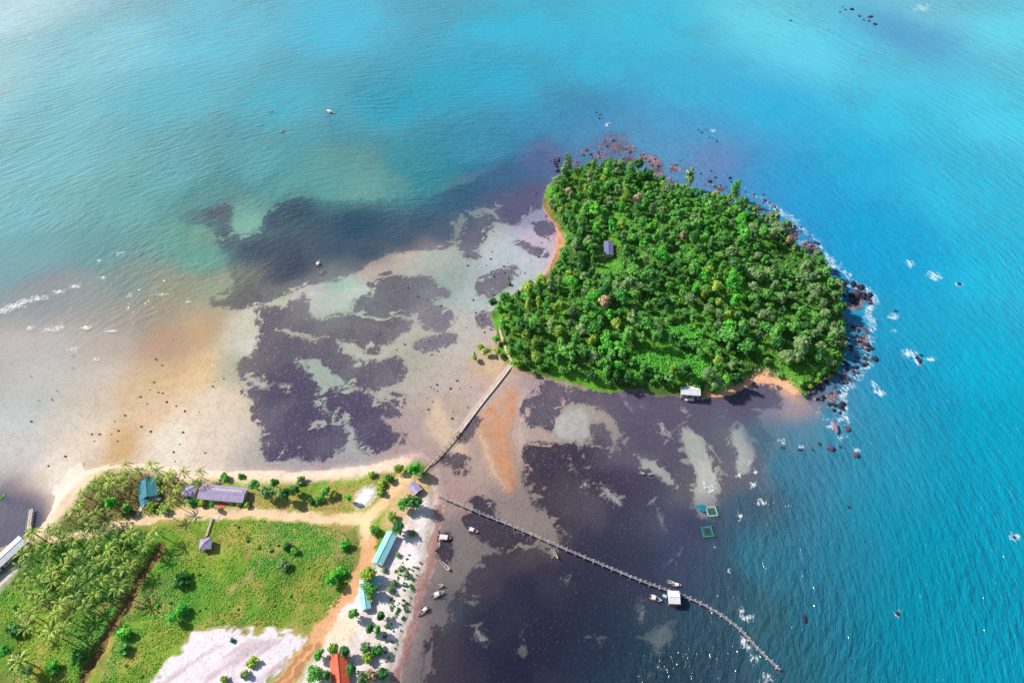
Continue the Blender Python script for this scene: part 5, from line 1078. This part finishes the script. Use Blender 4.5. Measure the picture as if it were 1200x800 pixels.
gz = unp(808, 466, .6); ih = hut('boathouse', 'white roofed open hut on posts at the south shore of the island', 'hut', (gz.x, gz.y + 2.0, 1.5), -.08, 9.2, 4.6, 2.4, .8, 'roof_white', 'white', .5, stilts=.5, windows=0, open_front=True)
for x in (-4.4, -1.5, 1.5, 4.4): MB().box(x - .16, x + .16, -2.26, -1.94, -1.8, 2.9).build('pillar', M['white'], ih)
MB().box(-4.6, 4.6, -2.3, -2.16, 1.0, 1.14).build('rail', M['white'], ih)
for x in (-3, 0, 3): MB().box(x - 1.1, x + 1.1, .4, .6, .62, 2.2).build('back_opening', M['dark'], ih)
MB().box(-2.4, 2.4, -4.0, -2.4, -.6, -.45).build('step', M['white'], ih)
zr = ground(roof_spot.x, roof_spot.y); hut('hut', 'hut with a slate blue roof hidden in the island trees', 'hut', (roof_spot.x, roof_spot.y, zr), math.pi / 2 - .06, 11.0, 4.8, 3.2, .6, 'roof_slate', 'wood', .4, windows=2, cap='roof_slate')
# canal footbridge
a, b_ = unp(33, 620, 1.6), unp(36.5, 596, 1.6); t = thing('canal_bridge', 'narrow pale green footbridge across the canal mouth', 'bridge', (a.x, a.y, 0)); d = b_ - a
M['green_rail'] = plain('green_paint', (150, 178, 172), .7)
MB().bar((0, 0, 1.5), (d.x, d.y, 1.5), 1.5, .18).build('deck', M['concrete'], t)
for s in (-.7, .7):
    off = Vector((d.y, -d.x, 0)).normalized() * s
    MB().bar(off + Vector((0, 0, 2.4)), off + Vector((d.x, d.y, 2.4)), .1).build('rail', M['green_rail'], t)
    for i in range(5): q = off + d * (i / 4); MB().box(q.x - .06, q.x + .06, q.y - .06, q.y + .06, -1.8, 2.35).build('post', M['green_rail'], t)

# ------------------------------------------------------------------ causeway and footbridge to the island
def ribbon(pts, w0, w1, z0, t, zend=None):
    pts = [Vector((p[0], p[1], 0)) for p in pts]; n = len(pts); mb = MB(); L_, R_ = [], []
    for i, p in enumerate(pts):
        d = (pts[min(i + 1, n - 1)] - pts[max(i - 1, 0)]).normalized(); s = Vector((d.y, -d.x, 0)); w = w0 + (w1 - w0) * i / (n - 1); zz = z0 if zend is None else z0 + (zend - z0) * i / (n - 1)
        L_.append(p - s * w / 2 + Vector((0, 0, zz))); R_.append(p + s * w / 2 + Vector((0, 0, zz)))
    for i in range(n - 1):
        k = len(mb.v); c8 = [L_[i], R_[i], R_[i + 1], L_[i + 1]]; mb.v += [tuple(v) for v in c8] + [(v.x, v.y, v.z - t) for v in c8]
        mb.f += [(k, k + 1, k + 2, k + 3), (k + 7, k + 6, k + 5, k + 4), (k + 1, k, k + 4, k + 5), (k + 3, k + 2, k + 6, k + 7), (k + 2, k + 1, k + 5, k + 6), (k, k + 3, k + 7, k + 4)]
    return mb
def shift(pts, s):
    out = []
    for i, p in enumerate(pts):
        d = pts[min(i + 1, len(pts) - 1)] - pts[max(i - 1, 0)]; d = d / np.linalg.norm(d); out.append(p + np.array([d[1], -d[0]]) * s)
    return out
cw = thing('causeway', 'pale kerbed causeway running from the sand to the island', 'causeway', (0, 0, 0))
cl = line([(601, 424), (585, 445), (564, 471), (549, 491), (538, 506)], .4, 1)
ribbon(cl, 1.9, 1.1, .4, 1.2, .4).build('path', plain('causeway_sand', (206, 180, 158), .95, .2, .5), cw)
M['kerb'] = plain('kerb_white', (236, 228, 222), .8, .08)
for s, s2 in ((.92, 1.2), (-.92, -1.2)):
    n = len(cl); pts = [c_ for c_ in shift(cl, s)]
    ribbon(pts, .28, .22, .56, 1.0, .55).build('kerb', M['kerb'], cw)
    q = shift(cl, s * 1.9)
ribbon(shift(cl, 0.25), .3, .25, .43, .02, .43).build('wheel_track', M['offwhite'], cw)
bl = line([(538, 506), (520, 526), (503, 545), (496, 554)], 1.2, 2)
fb = thing('footbridge', 'narrow wooden footbridge from the causeway to the mainland tip', 'footbridge', (0, 0, 0))
ribbon(bl, .95, .95, .8, .16, 1.5).build('deck', M['wood'], fb)
for s in (-.5, .5):
    sp = shift(bl, s)
    ribbon(sp, .1, .1, 1.5, .1, 2.2).build('rail', M['wood_dark'] if s > 0 else M['wood'], fb)
    for i in range(0, len(sp), 1):
        zz = .75 + .7 * i / (len(sp) - 1); MB().box(sp[i][0] - .07, sp[i][0] + .07, sp[i][1] - .07, sp[i][1] + .07, -.9, zz + .8).build('post', M['wood_dark'], fb)

# shore path on the western point
sp = thing('shore_path', 'narrow sandy path along the western edge of the island', 'path', (0, 0, 0))
pl = [on_ground(*p) for p in ((600, 424), (594, 412), (589, 398), (586, 386), (589, 376))]
mb = MB()
for a, b_ in zip(pl[:-1], pl[1:]): mb.bar(a + Vector((0, 0, .12)), b_ + Vector((0, 0, .12)), 1.6, .2)
mb.build('track', plain('path_sand', (222, 186, 160), .95), sp)

# ------------------------------------------------------------------ long pier
pr = thing('pier', 'long thin wooden pier with pale posts crossing the mud flat', 'pier', (0, 0, 0))
pk = line([(514, 581), (560, 600), (600, 616), (650, 638), (700, 659), (750, 680), (784, 692)], 1.3, 1); pk2 = line([(784, 692), (806, 700), (830, 711), (850, 724), (868, 738), (884, 756), (900, 772), (914, 785)], 1.2, 1)
def resample(pts, st):
    out = [pts[0]]; acc = 0
    for a, b_ in zip(pts[:-1], pts[1:]):
        L = np.linalg.norm(b_ - a); x = st - acc
        while x < L: out.append(a + (b_ - a) * x / L); x += st
        acc = (acc + L) % st
    return out
for seg, nm in ((pk, 'deck'), (pk2, 'deck')): ribbon(seg, .5, .5, 1.25, .14, 1.25).build(nm, M['wood_grey'], pr)
post_me = {}
for seg, st in ((pk, 2.15), (pk2, 2.3)):
    for side in (-.36, .36):
        pts = resample(np.array(shift(seg, side)), st if side < 0 else st * 2)
        for q in pts:
            h = rnd.choice([2.4, 2.8, 3.2]) if side < 0 else 1.6
            if h not in post_me: post_me[h] = MB().tube([(0, 0, -1.6), (0, 0, h)], [.16, .14], 6).mesh('post', M['post'])
            o = link('post', post_me[h], pr); o.location = (q[0], q[1], 0); o.rotation_euler = (rnd.uniform(-.08, .08), rnd.uniform(-.08, .08), 0)
    ribbon(shift(seg, -.36), .08, .08, 1.9, .09, 1.9).build('handrail', M['post'], pr)
e = unp(905, 790, .2)
V_ = []
for k in range(22):
    rock(rnd.uniform(896, 922), rnd.uniform(776, 800), rnd.uniform(.4, .8), 'rock', 'brown rock heaped round the broken end of the pier', 'rocks round the end of the pier')
g = unp(789, 702, 1.6); pp = hut('pier_pavilion', 'white roofed shelter on posts beside the long pier', 'pavilion', (g.x, g.y + .4, .2), -.04, 4.2, 4.8, 1.9, .7, 'roof_white', 'white', .4, stilts=1.2, windows=2, open_front=True)
MB().box(-.5, 1.6, -3.1, -2.45, 1.2, 1.9).build('counter', M['roof_red'], pp)
a = unp(784, 692, 1.2); lk = thing('gangway', 'short white gangway joining the pier and its shelter', 'gangway', (a.x, a.y, 0)); MB().bar((0, 0, 1.34), (1.2, -2.6, 1.34), .8, .12).build('deck', M['white'], lk)
MB().bar((-.4, -.15, 2.0), (.8, -2.75, 2.0), .07).build('handrail', M['white'], lk)

# ------------------------------------------------------------------ fish cages
M['cage'] = plain('cage_green', (58, 132, 120), .6, .15)
M['cage_pale'] = plain('cage_pale', (150, 188, 176), .6, .15)
M['net'] = plain('cage_net', (70, 100, 95), .9, .2)
M['tarp'] = plain('teal_tarp', (14, 120, 138), .6, .12)
def cage(px, py, label, mk, S=4.4, rz=.1):
    p = unp(px, py, .2); t = thing('fish_cage', label, 'fish cage', (p.x, p.y, .15), rz); h = S / 2
    for a in range(4):
        ca, sa = math.cos(a * math.pi / 2), math.sin(a * math.pi / 2); rot = lambda x, y, z: (x * ca - y * sa, x * sa + y * ca, z)
        MB().bar(rot(-h - .25, -h, .12), rot(h - .26, -h, .12), .5, .16).build('walkway', M[mk], t)
        MB().bar(rot(-h + .7, -h + .75, .1), rot(h - .72, -h + .75, .1), .16, .16).build('inner_beam', M['cage'], t)
        MB().tube([rot(-h - .2, -h - .2, -.35), rot(-h - .2, -h - .2, .6)], [.28, .28], 8).build('float', M['tarp'], t)
        for x in (-1.2, 0, 1.2): MB().bar(rot(x, -h + .3, .1), rot(x, -h + .7, .1), .1).build('brace', M[mk], t)
    n_ = MB()
    for k in range(7): q = -h + .8 + (S - 1.6) * k / 6; n_.bar((q, -h + .8, .05), (q, h - .8, .05), .04); n_.bar((-h + .8, q, .03), (h - .8, q, .03), .04)
    n_.build('net', M['net'], t)
    return t
c1 = cage(834, 599, 'upper square fish cage with a pale frame', 'cage_pale'); cage(829, 623, 'lower square fish cage with a green frame', 'cage')
p = unp(821, 595, .3); t = link('tarpaulin', MB().prism([(-2.6, 1.2, 0), (-1.4, -.6, .1), (.8, -2.0, 0), (1.9, -1.9, .15), (2.0, 1.3, .25), (.2, 1.5, .3)], .12).mesh('tarpaulin', M['tarp'])); t.location = p; tag(t, 'dark teal tarpaulin floating left of the upper fish cage', 'tarpaulin')

# ------------------------------------------------------------------ boats
M['hull_white'] = plain('hull_white', (226, 224, 222), .5, .08); M['hull_red'] = plain('hull_red', (150, 52, 58), .55, .15); M['hull_dark'] = plain('hull_dark', (52, 46, 58), .6, .2); M['hull_blue'] = plain('hull_blue', (60, 96, 150), .55, .12); M['hull_teal'] = plain('hull_teal', (80, 150, 150), .55, .12)
M['canopy'] = plain('canopy_cloth', (222, 210, 206), .8, .12); M['inside'] = plain('boat_inside', (120, 96, 84), .85, .2)
def boat(px, py, head, L, B, hull, label, canopy=None, cabin=False, level=None):
    """head: picture direction of the bow in px"""
    p = unp(px, py, .2); q = unp(px + head[0], py + head[1], .2); rz = math.atan2(q.y - p.y, q.x - p.x)
    zg = ground(p.x, p.y); zf = max(zg, -.25) if level is None else level
    t = thing('boat', label, 'boat', (p.x, p.y, zf), rz)
    st = [(-.5, .62, .0, .62), (-.42, .86, .0, .56), (-.2, 1.0, -.02, .5), (.1, .96, -.02, .52), (.32, .66, .02, .64), (.45, .28, .14, .86), (.52, .03, .5, 1.08)]
    mb = MB(); n = len(st)
    for x, w, k0, g in st:
        mb.v += [(x * L, -w * B / 2, g), (x * L, -w * B * .3, k0 + .08), (x * L, 0, k0), (x * L, w * B * .3, k0 + .08), (x * L, w * B / 2, g)]
    for i in range(n - 1):
        for j in range(4): mb.f.append((i * 5 + j, i * 5 + j + 1, i * 5 + 5 + j + 1, i * 5 + 5 + j))
    mb.f.append((0, 1, 2, 3, 4)); mb.build('hull', M[hull], t)
    dk = MB()
    for i in range(n - 2):
        (x0, w0, _, g0), (x1, w1, _, g1) = st[i], st[i + 1]; k = len(dk.v); dk.v += [(x0 * L, -w0 * B * .46, g0 - .2), (x0 * L, w0 * B * .46, g0 - .2), (x1 * L, w1 * B * .46, g1 - .2), (x1 * L, -w1 * B * .46, g1 - .2)]; dk.f.append((k, k + 1, k + 2, k + 3))
    dk.build('deck', M['inside'], t)
    for s in (-1, 1):
        gw = MB(); gw.tube([(x * L, s * w * B / 2, g + .03) for x, w, _, g in st], .06, 5); gw.build('gunwale', M['white'], t)
    for x in (-.3, -.05, .2): MB().box(x * L - .12, x * L + .12, -.44 * B, .44 * B, .36, .42).build('bench', M['wood'], t)
    if canopy:
        x0, x1, zc = canopy; cm = MB(); prv = None
        for k in range(5):
            y = -.5 * B + B * k / 4; zz = zc + .22 * math.sin(math.pi * k / 4); cm.v += [(x0 * L, y, zz), (x1 * L, y, zz)]
            if k: b0 = 2 * k; cm.f.append((b0 - 2, b0 - 1, b0 + 1, b0))
        cm.build('canopy', M['canopy'], t)
        for x in (x0, x1):
            for s in (-.44, .44): MB().bar((x * L * .98, s * B, .45), (x * L * .98, s * B, zc + .02), .06).build('canopy_pole', M['post'], t)
    if cabin:
        MB().box(-.3 * L, .05 * L, -.36 * B, .36 * B, .32, 1.7).build('cabin', M['hull_white'], t)
        for x in (-.22, -.1): MB().box(x * L - .3, x * L + .3, -.36 * B - .03, -.36 * B - .003, 1.0, 1.45).build('cabin_window', M['glass'], t)
        MB().box(-.33 * L, .08 * L, -.42 * B, .42 * B, 1.703, 1.8).build('cabin_roof', M['hull_white'], t)
    MB().box(-.53 * L, -.47 * L, -.16, .16, .5, .95).build('engine', M['hull_dark'], t)
    return t
boat(387, 132, (8, 2), 7.5, 2.6, 'hull_white', 'white cabin boat farthest out on the open water', None, True, -.2)
boat(331, 154, (2, -4), 4.2, 1.4, 'hull_dark', 'small dark boat left of the white cabin boat', None, False, -.2)
boat(317, 131, (-4, 1), 3.2, 1.2, 'hull_white', 'tiny white boat left of the white cabin boat', None, False, -.2)
boat(373, 309, (3, -6), 5.0, 1.7, 'hull_dark', 'upper dark boat moored over the sea-grass', (-.3, .15, 1.3), False, -.2); boat(377, 319, (4, -3), 4.2, 1.5, 'hull_dark', 'lower dark boat moored over the sea-grass', None, False, -.2)
boat(521, 630, (8, 1), 5.6, 2.2, 'hull_red', 'red boat with a wide canopy nearest the white beach', (-.4, .25, 1.5)); boat(554, 621, (8, 3), 5.2, 1.7, 'hull_red', 'red and white boat on the dark patch below the pier', (-.3, .1, 1.3))
boat(521, 662, (-6, -6), 6.4, 1.3, 'hull_white', 'slim white longtail boat lying on the mud', None); boat(525, 666, (5, 3), 1.9, .9, 'hull_white', 'tiny white dinghy at the stern of the slim longtail boat'); boat(516, 686, (6, -1), 2.6, 1.3, 'hull_white', 'small white dinghy above the red-edged boat')
boat(513, 696, (7, -3), 5.6, 1.9, 'hull_red', 'white boat with red edge in the middle of the moored row', (-.25, .1, 1.3)); boat(496, 716, (-6, 5), 5.4, 1.4, 'hull_teal', 'teal and red boat lowest along the beach', (-.35, .0, 1.2))
boat(650, 648, (4, 7), 5.6, 1.1, 'hull_red', 'slender red boat just below the pier', None, False, -.15)
boat(768, 701, (8, 3), 5.2, 1.9, 'hull_white', 'white boat moored left of the pier shelter', (-.35, .0, 1.4), False, -.15); boat(786, 682, (7, 2), 3.4, 1.3, 'hull_white', 'left white boat moored above the pier shelter', None, False, -.15); boat(793, 685, (7, 1), 3.4, 1.3, 'hull_white', 'right white boat moored above the pier shelter', (-.3, .2, 1.1), False, -.15)
t = thing('raft', 'small pale blue raft between the white boat and the shelter', 'raft', unp(779, 698, .1), -.5)
for i in range(5): MB().box(-.9, .9, -.6 + i * .25, -.38 + i * .25, .0, .16).build('plank', plain('raft_blue', (170, 200, 215), .7), t)
for s in (-.7, .7): MB().box(s - .1, s + .1, -.62, .64, -.2, -.003).build('beam', M['wood'], t)
boat(752, 554, (3, 1), 2.6, 1.0, 'hull_dark', 'left of two little dark boats on the pale mud patch'); boat(762, 555, (4, -1), 2.8, 1.0, 'hull_dark', 'right of two little dark boats on the pale mud patch')
